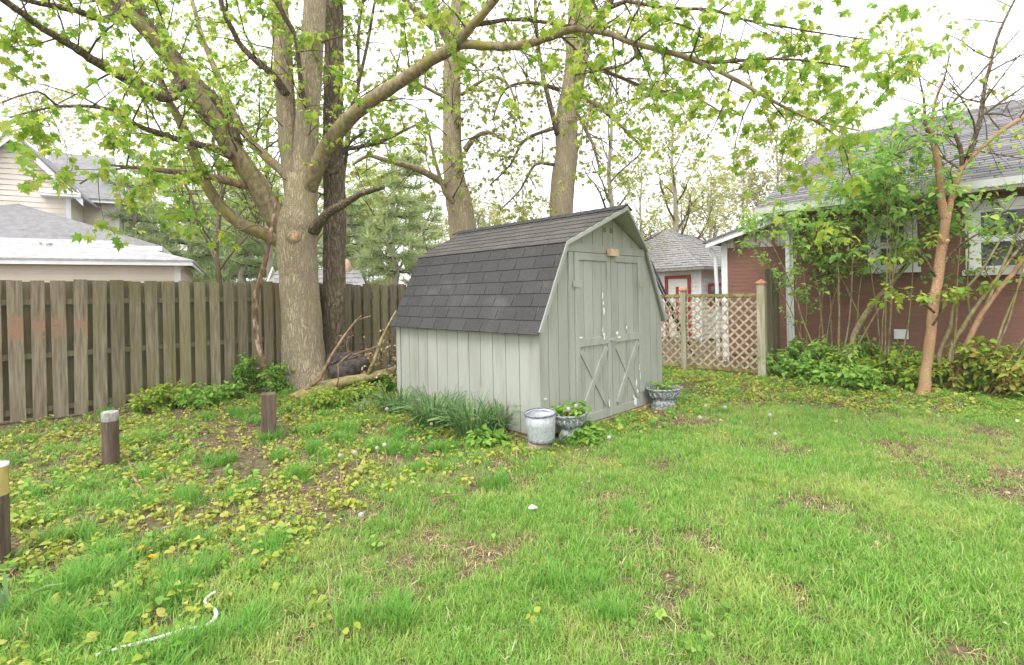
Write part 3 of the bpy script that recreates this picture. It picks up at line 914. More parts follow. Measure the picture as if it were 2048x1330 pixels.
# roof slab and shingle courses
up_ = Vector((0, RB + .42, RZ - EZ)).normalized(); rn = Vector((0, -up_.z, up_.y))
rf = part('roof', MB().slab([(-0.42, -0.44, EZ + .06), (HL, -0.44, EZ + .06), (HL, RB, RZ + .06), (-0.42, RB, RZ + .06)], (0, 0, -0.08)).slab(
    [(-0.42, 2 * RB + .44, EZ + .05), (HL, 2 * RB + .44, EZ + .05), (HL, RB + .002, RZ + .058), (-0.42, RB + .002, RZ + .058)], (0, 0, -0.08)), M['house_shingle'], house, local=True)
js = MB()
p0 = Vector((-0.44, -0.45, EZ + .064)); ln = sqrt((RB + .42) ** 2 + (RZ - EZ) ** 2)
exps = 0.15
for r in range(int(ln / exps) + 1):
    x = -rnd.random() * .3
    while x < HL:
        w = 0.32
        xa, xb = max(0, x), min(HL, x + w - .012)
        if xb - xa > .03:
            t0 = r * exps
            lift = rnd.uniform(.010, .018)
            q = [p0 + Vector((xa, 0, 0)) + up_ * t0, p0 + Vector((xb, 0, 0)) + up_ * t0, p0 + Vector((xb, 0, 0)) + up_ * min(t0 + exps + .01, ln), p0 + Vector((xa, 0, 0)) + up_ * min(t0 + exps + .01, ln)]
            js.add([q[0] + rn * lift, q[1] + rn * lift, q[2] + rn * .004, q[3] + rn * .004, q[0], q[1]], [(0, 1, 2, 3), (4, 5, 1, 0)])
        x += w
M['house_shingle_rpi'] = mat_leaf('grey_shingle_tabs', [(0.0, (0.13, 0.125, 0.13)), (0.4, (0.18, 0.172, 0.178)), (0.8, (0.225, 0.215, 0.22)), (1.0, (0.24, 0.205, 0.195))], 0.0, 0.9)
part('shingles', js, M['house_shingle_rpi'], rf, local=True, kind='stuff')
part('rake_board', MB().slab([(-0.425, -0.43, EZ - .03), (-0.425, RB, RZ - .04), (-0.425, RB, RZ + .07), (-0.425, -0.43, EZ + .07)], (-0.025, 0, 0)), M['white_paint'], house, local=True)
# lower rear wing with the white rake
wx0 = HZ(1447, 540, .5)[0]
wing = empty('house_wing', HC, 'lower brown wing with peeling white bargeboard at the end of the brown house', 'house', rz=HA)
part('wall_core', MB().box(wx0, 0.0, 0.52, 5.0, -0.1, 2.52), M['brown_siding'], wing, local=True)
z = 0.1
while z < 2.4:
    mb = MB()
    mb.add([(wx0 + .1, 0.493, z), (0.0, 0.493, z), (0.0, 0.515, z), (wx0 + .1, 0.515, z), (wx0 + .1, 0.496, z + ch - .002), (0.0, 0.496, z + ch - .002), (0.0, 0.515, z + ch - .002), (wx0 + .1, 0.515, z + ch - .002)],
           [(0, 3, 2, 1), (4, 5, 6, 7), (0, 1, 5, 4), (1, 2, 6, 5), (2, 3, 7, 6), (3, 0, 4, 7)])
    part('siding_board', mb, M['brown_siding'], wing, local=True); z += ch
part('corner_board', MB().box(wx0 - .03, wx0 + .098, 0.46, 0.51, -0.05, 2.55), M['white_paint'], wing, local=True)
ax0, az0 = HZ(1411, 488, 0.2); ax1, az1 = HZ(1570, 424, 0.2)
part('gable_boards', MB().slab([(wx0, 0.485, 2.42), (0.02, 0.485, 2.36), (0.02, 0.485, az1 - .05), (wx0, 0.485, az0 + .06)], (0, 0.03, 0)), M['white_old'], wing, local=True)
part('rake_board', MB().slab([(ax0, 0.2, az0 - .09), (ax1, 0.2, az1 - .13), (ax1, 0.2, az1 + .02), (ax0, 0.2, az0 + .03)], (0, 0.03, 0)), M['white_paint'], wing, local=True)
part('roof', MB().slab([(ax0 - .06, 0.17, az0 + .045), (ax1, 0.17, az1 + .035), (ax1, 5.2, az1 + .035), (ax0 - .06, 5.2, az0 + .045)], (0, 0, -0.04)), M['house_shingle'], wing, local=True)
part('downspout', MB().tube([(wx0 - .20, 0.30, az0 - .1), (wx0 - .14, 0.40, az0 - .3), (wx0 - .12, 0.43, 1.5), (wx0 - .12, 0.43, 0.05)], [.04] * 4, 8), M['white_paint'], wing, local=True)

# ================================================================== WHITE COTTAGE with red trim
KC = W(1404, 700, 15.0); KC.z = 0
KA = atan2(-.8, .6)
cot = empty('white_cottage', KC, 'white cottage with grey hip roof and red door trim behind the lattice', 'house', rz=KA)
# local x runs along the door wall towards the camera's right; the corner is at x = 0
part('wall_core', MB().box(-5.8, -0.02, 0.02, 4.8, 0, 2.3), M['cream_siding'], cot, local=True)
z = 0.05
KZ = lambda u, v, b=0.0: loc_ray(u, v, KC, KA, b)
dx0, dzt = KZ(1331, 552); dx1, _ = KZ(1382, 553)
while z < 2.2:
    for s0, s1 in ((-5.8, dx0), (dx1, 0.0)):
        part('siding_board', MB().add([(s0, -0.02, z), (s1, -0.02, z), (s1, 0.02, z), (s0, 0.02, z), (s0, -0.002, z + .13), (s1, -0.002, z + .13), (s1, 0.02, z + .13), (s0, 0.02, z + .13)],
             [(0, 3, 2, 1), (4, 5, 6, 7), (0, 1, 5, 4), (1, 2, 6, 5), (2, 3, 7, 6), (3, 0, 4, 7)]), M['cream_siding'], cot, local=True)
    part('siding_board', MB().add([(0.02, 0, z), (0.02, 4.8, z), (-.02, 4.8, z), (-.02, 0, z), (0.002, 0, z + .13), (0.002, 4.8, z + .13), (-.02, 4.8, z + .13), (-.02, 0, z + .13)],
         [(0, 3, 2, 1), (4, 5, 6, 7), (0, 1, 5, 4), (1, 2, 6, 5), (2, 3, 7, 6), (3, 0, 4, 7)]), M['white_paint'], cot, local=True)
    z += .132
part('corner_board', MB().box(-0.09, 0.03, -0.03, 0.06, 0, 2.25), M['white_paint'], cot, local=True)
dr = part('door', MB().box(dx0 + .1, dx1 - .1, -0.012, 0.018, 0.05, dzt - .1), M['cream_siding'], cot, local=True)
part('frame', MB().box(dx0, dx0 + .1, -0.05, -0.0205, 0.0, dzt).box(dx1 - .1, dx1, -0.05, -0.0205, 0.0, dzt).box(dx0 + .1, dx1 - .1, -0.05, -0.0205, dzt - .1, dzt), M['red_trim'], dr, local=True)
dm = (dx0 + dx1) / 2
part('stripe', MB().box(dm - .07, dm + .03, -0.03, -0.0125, 0.25, dzt - .35), M['red_trim'], dr, local=True)
wy0, wy1 = 0.35, 1.35
wz0, wz1 = 1.05, 1.72
wn_ = part('window', MB().box(0.021, 0.04, wy0 + .1, wy1 - .1, wz0 + .1, wz1 - .1), M['glass'], cot, local=True)
part('frame', MB().box(0.021, 0.06, wy0, wy0 + .1, wz0, wz1).box(0.021, 0.06, wy1 - .1, wy1, wz0, wz1).box(0.021, 0.06, wy0 + .1, wy1 - .1, wz1 - .1, wz1).box(0.021, 0.06, wy0 + .1, wy1 - .1, wz0, wz0 + .1), M['red_trim'], wn_, local=True)
rc = MB()
e = .3; apx = Vector((-2.9, 2.4, 3.85))
cs = [Vector((-5.8 - e, -e, 2.2)), Vector((e, -e, 2.2)), Vector((e, 4.8 + e, 2.2)), Vector((-5.8 - e, 4.8 + e, 2.2))]
lo = [c + Vector((0, 0, -.08)) for c in cs]
rc.add(cs + lo + [apx], [(0, 1, 8), (1, 2, 8), (2, 3, 8), (3, 0, 8), (0, 4, 5, 1), (1, 5, 6, 2), (2, 6, 7, 3), (3, 7, 4, 0), (7, 6, 5, 4)])
rk = part('roof', rc, M['grey_roof'], cot, local=True)
# shingle courses on the two faces in view
jc = MB()
for (A, B) in ((cs[0], cs[1]), (cs[1], cs[2])):
    nr = (B - A).cross(apx - A).normalized()
    nrow = 20
    for r in range(nrow):
        t0, t1 = r / nrow, (r + 1) / nrow
        a0, b0 = A.lerp(apx, t0), B.lerp(apx, t0); a1, b1 = A.lerp(apx, t1), B.lerp(apx, t1)
        nn = max(1, int((b0 - a0).length / .3))
        for c in range(nn):
            f0, f1 = c / nn, (c + .94) / nn
            li = nr * rnd.uniform(.012, .03)
            jc.add([a0.lerp(b0, f0) + li, a0.lerp(b0, f1) + li, a1.lerp(b1, f1) + nr * .004, a1.lerp(b1, f0) + nr * .004, a0.lerp(b0, f0), a0.lerp(b0, f1)], [(0, 1, 2, 3), (4, 5, 1, 0)])
part('shingles', jc, M['grey_roof'], rk, local=True, kind='stuff')

# ================================================================== BEIGE HOUSE (left, behind the fence)
BC = W(361, 600, 13.0); BC.z = 0
BA = atan2(.491, .871)
BL = lambda u, v, b: loc_ray(u, v, BC, BA, b)
bh = empty('beige_house', BC, 'beige sided two storey house with pale grey hip roofs behind the fence', 'house', rz=BA)


def siding(parent, x0, x1, y, zlo, ztop, course, mat, thick=.03):
    """lap boards on a wall facing -y; ztop(x) gives the upper limit"""
    z = zlo
    while z < 9:
        # clip the course under a sloping top, sampled in pieces
        zt0, zt1 = ztop(x0), ztop(x1)
        if max(zt0, zt1) <= z + .02:
            break
        xa, xb = x0, x1
        if zt0 <= z + .02:
            xa = x0 + (x1 - x0) * (z + .02 - zt0) / (zt1 - zt0)
        if zt1 <= z + .02:
            xb = x0 + (x1 - x0) * (z + .02 - zt0) / (zt1 - zt0)
        za, zb = min(z + course, ztop(xa)), min(z + course, ztop(xb))
        pts = [(xa, z), (xb, z), (xb, zb), (xa, za)]
        part('siding_board', MB().add([(px, y - (.022 if q < 2 else .004), pz) for q, (px, pz) in enumerate(pts)] + [(px, y + .02, pz) for px, pz in pts],
             [(0, 1, 2, 3), (7, 6, 5, 4), (0, 4, 5, 1), (1, 5, 6, 2), (2, 6, 7, 3), (3, 7, 4, 0)]), mat, parent, local=True)
        z += course


ge = BL(361, 524, 0)[1]
part('garage_wall', MB().box(-7, -0.02, 0.03, 6.0, 0, ge), M['beige'], bh, local=True)
siding(bh, -7, -0.12, 0.0, 1.0, lambda x: ge - .1, .17, M['beige'])
part('corner_board', MB().box(-0.12, 0.012, -0.035, 0.1, 0, ge - .1), M['white_paint'], bh, local=True)
part('fascia', MB().box(-7.5, 0.30, -0.33, -0.30, ge - .11, ge + .02), M['white_paint'], bh, local=True)
part('fascia', MB().box(0.27, 0.30, -0.298, 6.0, ge - .11, ge + .02), M['white_paint'], bh, local=True)
gt_ = BL(235, 486, 2.3)
hip = Vector((gt_[0], 2.3, gt_[1]))
zl = BL(0, 470, 2.3)[1]
hip.z = (hip.z + zl) / 2
gr = MB().slab([(-8, -0.34, ge + .03), (0.33, -0.34, ge + .03), hip, (-8, 2.3, hip.z)], (0, 0, -.05))
gr.slab([(0.33, -0.34, ge + .03), (0.33, 6, ge + .03), (hip.x, 4.0, hip.z), hip], (0, 0, -.05))
part('garage_roof', gr, M['pale_shingle'], bh, local=True)
vx_, vz_ = BL(86, 490, 1.4)
part('roof_vent', MB().box(vx_ - .17, vx_ + .17, 1.25, 1.55, vz_ - .12, vz_ + .05), M['white_old'], bh, local=True)
c2x, c2z = BL(323, 492, 2.6); apx2, apz2 = BL(36, 407, 5.6)
part('main_roof', MB().slab([(-9, 2.6, c2z), (c2x, 2.6, c2z), (apx2, 5.6, apz2), (-9, 5.6, apz2 - .9)], (0, 0, -.06)).slab([(c2x, 2.6, c2z), (c2x, 9, c2z), (apx2, 7, apz2), (apx2, 5.6, apz2)], (0, 0, -.06)), M['mid_shingle'], bh, local=True)
part('main_wall', MB().box(-9, c2x - .3, 2.95, 9.0, 0, c2z), M['beige'], bh, local=True)
part('fascia', MB().box(-9, c2x + .02, 2.55, 2.59, c2z - .15, c2z - .01), M['white_paint'], bh, local=True)
part('fascia', MB().box(c2x - .01, c2x + .02, 2.592, 9, c2z - .15, c2z - .01), M['white_paint'], bh, local=True)
# upper storey: gable wall facing us with its rake, then the recessed wing
GB = 5.9
rx0, rz0 = BL(28, 275, GB); rx1, rz1 = BL(155, 392, GB)
gwx, _ = BL(141, 420, GB)
slope = (rz1 - rz0) / (rx1 - rx0)
part('gable_wall', MB().slab([(rx0 - 4, GB + .03, 2.5), (gwx, GB + .03, 2.5), (gwx, GB + .03, rz0 + slope * (gwx - rx0) - .02), (rx0, GB + .03, rz0 - .02), (rx0 - 4, GB + .03, rz0 + 4 * slope)], (0, 4, 0)), M['beige'], bh, local=True)
siding(bh, rx0, gwx - .1, GB, 3.2, lambda x: rz0 + slope * (x - rx0), .17, M['beige'])
siding(bh, rx0 - 4, rx0, GB, 3.2, lambda x: rz0 - slope * (x - rx0), .17, M['beige'])
part('corner_board', MB().box(gwx - .1, gwx + .02, GB - .035, GB + .02, 3.2, rz1 + .02), M['white_paint'], bh, local=True)
part('rake_board', MB().slab([(rx0, GB - .32, rz0 - .14), (rx1 + .2, GB - .32, rz1 - .14 + slope * .2), (rx1 + .2, GB - .32, rz1 + .08 + slope * .2), (rx0, GB - .32, rz0 + .10)], (0, .05, 0)), M['white_paint'], bh, local=True)
part('rake_board', MB().slab([(rx0 - .002, GB - .32, rz0 - .14), (rx0 - 4, GB - .32, rz0 - .14 + slope * 4), (rx0 - 4, GB - .32, rz0 + .10 + slope * 4), (rx0 - .002, GB - .32, rz0 + .10)], (0, .05, 0)), M['white_paint'], bh, local=True)
part('upper_roof', MB().slab([(rx0, GB - .36, rz0 + .13), (rx1 + .3, GB - .36, rz1 + .08 + slope * .2), (rx1 + .3, GB + 4.5, rz1 + .08 + slope * .2), (rx0, GB + 4.5, rz0 + .13)], (0, 0, -.05)).slab(
    [(rx0 - .002, GB - .36, rz0 + .13), (rx0 - 4, GB - .36, rz0 + .13 + 4 * slope), (rx0 - 4, GB + 4.5, rz0 + .13 + 4 * slope), (rx0 - .002, GB + 4.5, rz0 + .13)], (0, 0, -.05)), M['mid_shingle'], bh, local=True)
qx0, qz0 = BL(85, 380, GB); qx1, qz1 = BL(156, 392, GB)
part('eave_return', MB().slab([(qx0, GB - .4, qz1 - .10), (qx1 + .15, GB - .4, qz1 - .10), (qx1 + .15, GB - .4, qz1), (qx0, GB - .4, qz1)], (0, .4, 0)).slab(
    [(qx0 - .02, GB - .42, qz1 + .002), (qx1 + .15, GB - .42, qz1 + .002), (qx1, GB - .03, qz1 + .20), (qx0 + .15, GB - .03, qz1 + .20)], (0, 0, -.02)), M['white_paint'], bh, local=True)
WB = 7.6
ex1, ezz = BL(250, 403, WB - .35)
wwx1 = BL(238, 440, WB)[0]
part('wing_wall', MB().box(gwx - .5, wwx1, WB + .03, WB + 1.6, 2.5, ezz), M['beige'], bh, local=True)
siding(bh, gwx - .4, wwx1 - .1, WB, 3.2, lambda x: ezz - .1, .17, M['beige'])
part('corner_board', MB().box(wwx1 - .1, wwx1 + .012, WB - .035, WB + .1, 3.0, ezz - .1), M['white_paint'], bh, local=True)
part('fascia', MB().box(gwx - .5, ex1, WB - .40, WB - .36, ezz - .10, ezz + .03), M['white_paint'], bh, local=True)
tx1, tz1 = BL(230, 316, WB + 2.9)
part('wing_roof', MB().slab([(gwx - 1.5, WB - .42, ezz + .04), (ex1 + .02, WB - .42, ezz + .04), (tx1, WB + 2.9, tz1), (gwx - 1.5, WB + 2.9, tz1)], (0, 0, -.05)).slab(
    [(gwx - 1.5, WB + 3.5, tz1 - .5), (tx1, WB + 3.5, tz1 - .5), (tx1, WB + 2.902, tz1 - .001), (gwx - 1.5, WB + 2.902, tz1 - .001)], (0, 0, -.05)), M['mid_shingle'], bh, local=True)

# ================================================================== small shed beyond the fence
sC = W(530, 580, 15.5); sC.z = 0
nsh = empty('playhouse_shed', sC, 'small cream shed with grey shingle roof seen over the fence between trunks', 'shed', rz=0.22)
part('wall', MB().slab([(0, 0, 0), (2.9, 0, 0), (2.9, 0, 1.7), (0, 0, 1.7)], (0, 2.4, 0)), M['cream_siding'], nsh, local=True)
part('gable', MB().slab([(-.02, 0, 1.7), (-.02, 1.2, 2.55), (-.02, 2.4, 1.7)], (-.05, 0, 0)), M['beige'], nsh, local=True)
shr = part('roof', MB().slab([(-.15, -.2, 1.66), (3.1, -.2, 1.66), (2.75, 1.2, 2.42), (.1, 1.2, 2.42)], (0, 0, -.06)).slab([(-.15, 2.6, 1.66), (3.1, 2.6, 1.66), (2.75, 1.202, 2.418), (.1, 1.202, 2.418)], (0, 0, -.06)), M['pale_shingle'], nsh, local=True)
for r in range(5):
    for c in range(11):
        t0, t1 = r / 5, (r + .98) / 5
        f = lambda t, q: Vector((-.15 + (.25) * t + (3.25 - .6 * t) * q, -.2 + 1.4 * t, 1.66 + .76 * t + .012))
        q0, q1 = (c + (.5 if r % 2 else 0)) / 11.5, (c + .93 + (.5 if r % 2 else 0)) / 11.5
        part('shingle', MB().slab([f(t0, q0) + Vector((0, 0, .02)), f(t0, q1) + Vector((0, 0, .02)), f(t1, q1), f(t1, q0)], (0, 0, -.01)), M['pale_shingle'], shr, local=True)
part('round_finial', MB().lathe([(0.0, 2.2), (.18, 2.3), (.21, 2.5), (.15, 2.7), (.06, 2.8), (0.0, 2.82)], 14, (2.28, 1.2)), M['raw_wood'], nsh, True, local=True)

# ================================================================== swing frame behind the lattice
tA = W(1302, 524, 11.6); f1 = W(1388, 700, 12.0); f1.z = float(gz(f1.x, f1.y)) - .02
sw = empty('swing_frame', f1, 'dark metal swing frame leg leaning up behind the lattice', 'swing')
back = Vector((.5, 1.9, 0))
part('leg', MB().tube([f1, tA], [.028, .028], 8), M['dark_metal'], sw, True)
f2 = tA * 2 - f1; f2.z = f1.z
part('leg', MB().tube([f2, tA], [.028, .028], 8), M['dark_metal'], sw, True)
part('top_bar', MB().tube([tA - back * .04, tA + back], [.03, .03], 8), M['dark_metal'], sw, True)
part('leg', MB().tube([f1 + back, tA + back], [.028, .028], 8), M['dark_metal'], sw, True)
part('leg', MB().tube([f2 + back, tA + back], [.028, .028], 8), M['dark_metal'], sw, True)

# ================================================================== TREES
def _leafmesh(half, zf, zdroop):
    """outline from half profile (x>=0) mirrored, fanned from a midrib point"""
    rt = half; lf = [(-x, y) for x, y in half[::-1] if x > 1e-6]
    outl = rt + lf
    mid = (0.0, 0.38)
    V = [(mid[0], mid[1], 0.0)] + [(x, y, abs(x) * zf - zdroop * y * y) for x, y in outl]
    k = len(outl)
    T = [(0, 1 + i, 1 + (i + 1) % k) for i in range(k)]
    return np.array(V, float), np.array(T, int)


MAPLE = _leafmesh([(0, 0), (.27, -.08), (.25, .10), (.55, .22), (.33, .40), (.50, .74), (.20, .66), (0, 1.0)], .34, .42)
OVATE = _leafmesh([(0, 0), (.26, .18), (.31, .42), (.18, .75), (0, 1.0)], .30, .25)
DIAMOND = (np.array([(0, 0, 0), (.34, .45, .06), (0, 1, -.05), (-.34, .45, .06)], float), np.array([(0, 1, 2), (0, 2, 3)]))


class Tree:
    def __init__(s, seed):
        s.r = random.Random(seed)
        s.tw = MB(); s.lp, s.lt, s.ln, s.ls = [], [], [], []

    def rv(s):
        r = s.r
        return Vector((r.gauss(0, 1), r.gauss(0, 1), r.gauss(0, 1))).normalized()

    def leaves(s, p, d, k, size, droop=0.6, spread=0.05):
        r = s.r
        for _ in range(k):
            q = s.rv()
            out = (d * 0.4 + q * 0.9); out.z = out.z * .5 - droop * r.uniform(.2, 1.2)
            if out.length < 1e-3: continue
            out.normalize()
            s.lp.append(p + q * (spread * .35 * r.random()) + out * (spread * .3))
            s.lt.append(out)
            nn = Vector((r.gauss(0, .5), r.gauss(0, .5), 1.0))
            s.ln.append(nn)
            s.ls.append(size * (r.uniform(.35, 1.0) if r.random() < .6 else r.uniform(.8, 1.3)))

    def grow(s, p, d, L, rad, lvl, lf, size, trop=0.03, wander=.22, nchild=3, sides=4, droop=.6):
        """recursive twig; lf = leaves per node on the last two levels"""
        r = s.r
        n = max(3, int(L / .22)) if L < 2 else 7
        pts, rr = [p.copy()], [rad]
        d = d.normalized()
        for i in range(n):
            d = (d + s.rv() * wander + Vector((0, 0, trop))).normalized()
            p = p + d * (L / n)
            pts.append(p.copy()); rr.append(max(.0018, rad * (1 - .75 * (i + 1) / n)))
        s.tw.tube(pts, rr, sides, cap=False)
        if lvl <= 1 and lf:
            for i in range(1, len(pts)):
                if lvl == 0 or i > len(pts) * .5:
                    k = lf if r.random() < .75 else 0
                    if i == len(pts) - 1: k = lf + 2
                    s.leaves(pts[i], d, k, size, droop, size * .7)
        if lvl > 0:
            for c in range(nchild + (1 if r.random() < .5 else 0)):
                i = r.randint(max(1, len(pts) // 4), len(pts) - 1)
                ax = s.rv()
                dd = (d + ax * r.uniform(.7, 1.2)).normalized()
                s.grow(pts[i], dd, L * r.uniform(.4, .7), rr[i] * .65, lvl - 1, lf, size, trop, wander, nchild, max(3, sides - 1), droop)

    def finish(s, root, leafmesh, leafmat, twigmat, singles=0, one='leaf'):
        c = origin(root)
        if s.tw.v:
            part('twigs', s.tw, twigmat, root, True, kind='stuff')
        if not s.lp:
            return
        P = np.array(s.lp); T = np.array(s.lt); N = np.array(s.ln); S = np.array(s.ls)
        Rm = frames(T, N)
        P = P - np.array(c)
        keep = np.ones(len(P), bool)
        if singles:
            Wp = P + np.array(c)
            X, D, Z = Wp[:, 0], Wp[:, 1], Wp[:, 2] - CAMH
            u = CX + FP * X / np.maximum(D, .1); v = CY - FP * Z / np.maximum(D, .1)
            seen = (D > 1) & (u > 0) & (u < 2048) & (v > 0) & (v < 900)
            score = np.where(seen, S / np.maximum(D, .3), 0)
            idx = np.argsort(-score)[:singles]
            idx = idx[score[idx] > 0]
            keep[idx] = False
            lm = np_mesh('leaf', leafmesh[0], leafmesh[1]); lm.materials.append(leafmat)
            for i in idx:
                o = bpy.data.objects.new(one, lm); COL.objects.link(o); o.parent = root
                m4 = Matrix(Rm[i].tolist()).to_4x4() @ Matrix.Scale(float(S[i]), 4)
                m4.translation = Vector(P[i])
                o.matrix_local = m4
        V, Tt = scatter(leafmesh[0], leafmesh[1], P[keep], Rm[keep], S[keep])
        link('foliage', np_mesh('foliage', V, Tt), leafmat, root, 'stuff')


def spline(pts, k=4):
    """Catmull-Rom through (Vector, radius) knots"""
    out = []
    n = len(pts)
    for i in range(n - 1):
        p0, p1, p2, p3 = pts[max(i - 1, 0)], pts[i], pts[i + 1], pts[min(i + 2, n - 1)]
        for j in range(k):
            t = j / k
            f = lambda a, b, c, d: 0.5 * ((2 * b) + (-a + c) * t + (2 * a - 5 * b + 4 * c - d) * t * t + (-a + 3 * b - 3 * c + d) * t ** 3)
            out.append((f(p0[0], p1[0], p2[0], p3[0]), p1[1] + (p2[1] - p1[1]) * t))
    out.append(pts[-1])
    return out


def limb(tree, root, knots, mat, n=10, rough=.10, name='limb', sprout=None, sub=4):
    """knots: (u, v, depth, width in photo pixels). sprout = dict for side twigs"""
    pts = [(W(u, v, d), w * d / 2000.0) for u, v, d, w in knots]
    sp = spline(pts, sub)
    sp = [sp[0]] + [(p_ + tree.rv() * min(r_ * .22, .006), r_ + min(r_ * .08, .003) * tree.r.uniform(-1, 1)) for p_, r_ in sp[1:-1]] + [sp[-1]]
    part(name, MB().tube([p for p, _ in sp], [r for _, r in sp], n, True, rough, tree.r), mat, root, True)
    if sprout:
        r = tree.r
        total = sum((sp[i + 1][0] - sp[i][0]).length for i in range(len(sp) - 1))
        cnt = int(total * sprout['per_m'])
        t0 = sprout.get('from', .15)
        for k in range(cnt):
            t = t0 + (1 - t0) * (k + r.random()) / cnt
            f = t * (len(sp) - 1); i = min(int(f), len(sp) - 2)
            p = sp[i][0].lerp(sp[i + 1][0], f - i)
            ax = (sp[i + 1][0] - sp[i][0]).normalized()
            q = tree.rv(); q.z = q.z * .7 + sprout.get('lift', .1)
            d = (ax * .45 + (q - ax * q.dot(ax)).normalized()).normalized()
            L = sprout['len'] * r.uniform(.5, 1.3) * (1.15 - .4 * t)
            tree.grow(p, d, L, min(sp[i][1] * .5, .006 + L * .008), sprout.get('lvl', 1), sprout.get('lf', 3), sprout['size'], sprout.get('trop', .02), nchild=sprout.get('nc', 3), droop=sprout.get('droop', .6))
    return sp


# ---- the big maple by the fence
mb0 = W(612, 783, 8.1); mb0.z = float(gz(mb0.x, mb0.y))
maple = empty('maple_tree', mb0, 'big forked maple with pale bark left of the shed', 'tree', 'yard trees')
t1 = Tree(3)
SPR = dict(per_m=4.6, len=1.1, size=.070, lf=4, nc=3, lift=.15)
SPN = dict(per_m=4.6, len=.9, size=.082, lf=4, nc=3, lift=.05, trop=-.02)
D0_ = 8.1
# trunk up to the fork, with a flared foot
limb(t1, maple, [(612, 792, D0_, 132), (611, 770, D0_, 104), (609, 735, D0_, 86), (605, 680, D0_, 79), (601, 600, D0_, 74), (597, 540, D0_, 74), (594, 490, D0_, 78), (597, 445, D0_, 80), (601, 400, D0_, 60), (602, 350, D0_, 44)], M['bark'], 26, .05, 'trunk', sub=3)
limb(t1, maple, [(607, 420, 8.1, 54), (611, 360, 8.1, 50), (613, 290, 8.1, 46), (618, 200, 8.05, 45), (624, 100, 8.0, 44), (630, 0, 7.95, 43), (634, -120, 7.9, 40), (625, -260, 7.8, 36)], M['bark'], 16, .09, 'limb', dict(SPR, **{'from': .3, 'per_m': 3}))
limb(t1, maple, [(596, 430, 8.15, 42), (583, 340, 8.2, 37), (575, 250, 8.25, 36), (569, 150, 8.3, 35), (562, 50, 8.3, 34), (553, -60, 8.3, 31), (540, -220, 8.2, 30)], M['bark'], 14, .09, 'limb', dict(SPR, **{'from': .3, 'per_m': 3}))
# left limbs
spA = limb(t1, maple, [(606, 515, 8.22, 36), (580, 472, 8.14, 48), (545, 425, 8.02, 46), (500, 350, 7.8, 39), (455, 285, 7.6, 35), (405, 205, 7.35, 32), (345, 125, 7.1, 29), (285, 55, 6.8, 26), (225, -5, 6.55, 24), (150, -90, 6.2, 24), (60, -200, 5.9, 16)], M['bark_mid'], 14, .10, 'limb', dict(SPR, **{'from': .3}))
limb(t1, maple, [(470, 290, 7.65, 30), (440, 220, 7.75, 34), (385, 165, 7.7, 32), (330, 95, 7.6, 28), (285, 40, 7.5, 25), (255, -20, 7.4, 22), (200, -120, 7.2, 14)], M['bark_dark'], 12, .10, 'limb', dict(SPR, **{'from': .25}))
limb(t1, maple, [(604, 512, 8.22, 22), (574, 492, 8.1, 26), (534, 470, 7.95, 25), (479, 446, 7.8, 24), (438, 408, 7.7, 22), (410, 362, 7.6, 20), (388, 303, 7.5, 18), (362, 248, 7.4, 16), (335, 195, 7.3, 13), (310, 130, 7.2, 9)], M['bark_mid'], 10, .12, 'limb', dict(SPR, **{'from': .4, 'per_m': 3}))
limb(t1, maple, [(490, 372, 7.75, 16), (455, 362, 7.5, 15), (400, 350, 7.1, 13), (340, 343, 6.6, 10), (275, 335, 6.0, 7), (215, 330, 5.6, 4)], M['dead_wood'], 8, .2, 'limb', dict(SPN, **{'from': .35, 'per_m': 3.2, 'len': .55}))
limb(t1, maple, [(462, 312, 7.55, 17), (420, 295, 7.3, 14), (351, 277, 6.9, 13), (273, 250, 6.3, 10), (219, 219, 5.8, 8), (117, 213, 5.2, 5), (20, 235, 4.7, 3)], M['bark_dark'], 8, .15, 'limb', dict(SPN, **{'from': .2}))
limb(t1, maple, [(362, 160, 7.15, 24), (336, 195, 7.0, 21), (273, 168, 6.7, 19), (195, 125, 6.2, 18), (148, 94, 5.9, 16), (90, 59, 5.5, 14), (8, 0, 5.0, 12), (-90, -70, 4.6, 7)], M['bark_dark'], 10, .12, 'limb', dict(SPN, **{'from': .2}))
limb(t1, maple, [(240, 15, 6.6, 18), (211, 39, 6.4, 14), (148, 20, 6.0, 12), (50, 0, 5.4, 9), (-60, -30, 5, 5)], M['bark_dark'], 8, .12, 'limb', SPN)
limb(t1, maple, [(580, 355, 8.15, 22), (562, 340, 8.3, 19), (508, 289, 8.6, 17), (470, 235, 8.8, 15), (440, 160, 9.0, 12), (400, 60, 9.2, 9), (370, -60, 9.3, 6)], M['bark_mid'], 8, .12, 'limb', dict(SPR, **{'from': .25}))
limb(t1, maple, [(572, 190, 8.2, 20), (543, 148, 8.0, 15), (488, 98, 7.8, 12), (455, 40, 7.6, 10), (437, -10, 7.5, 8)], M['bark_dark'], 8, .12, 'limb', SPR)
limb(t1, maple, [(610, 210, 7.9, 9), (600, 150, 7.7, 10), (592, 80, 7.6, 10), (570, 35, 7.5, 11), (545, -10, 7.4, 9)], M['twig'], 6, .12, 'limb', dict(SPR, size=.085, len=.6))
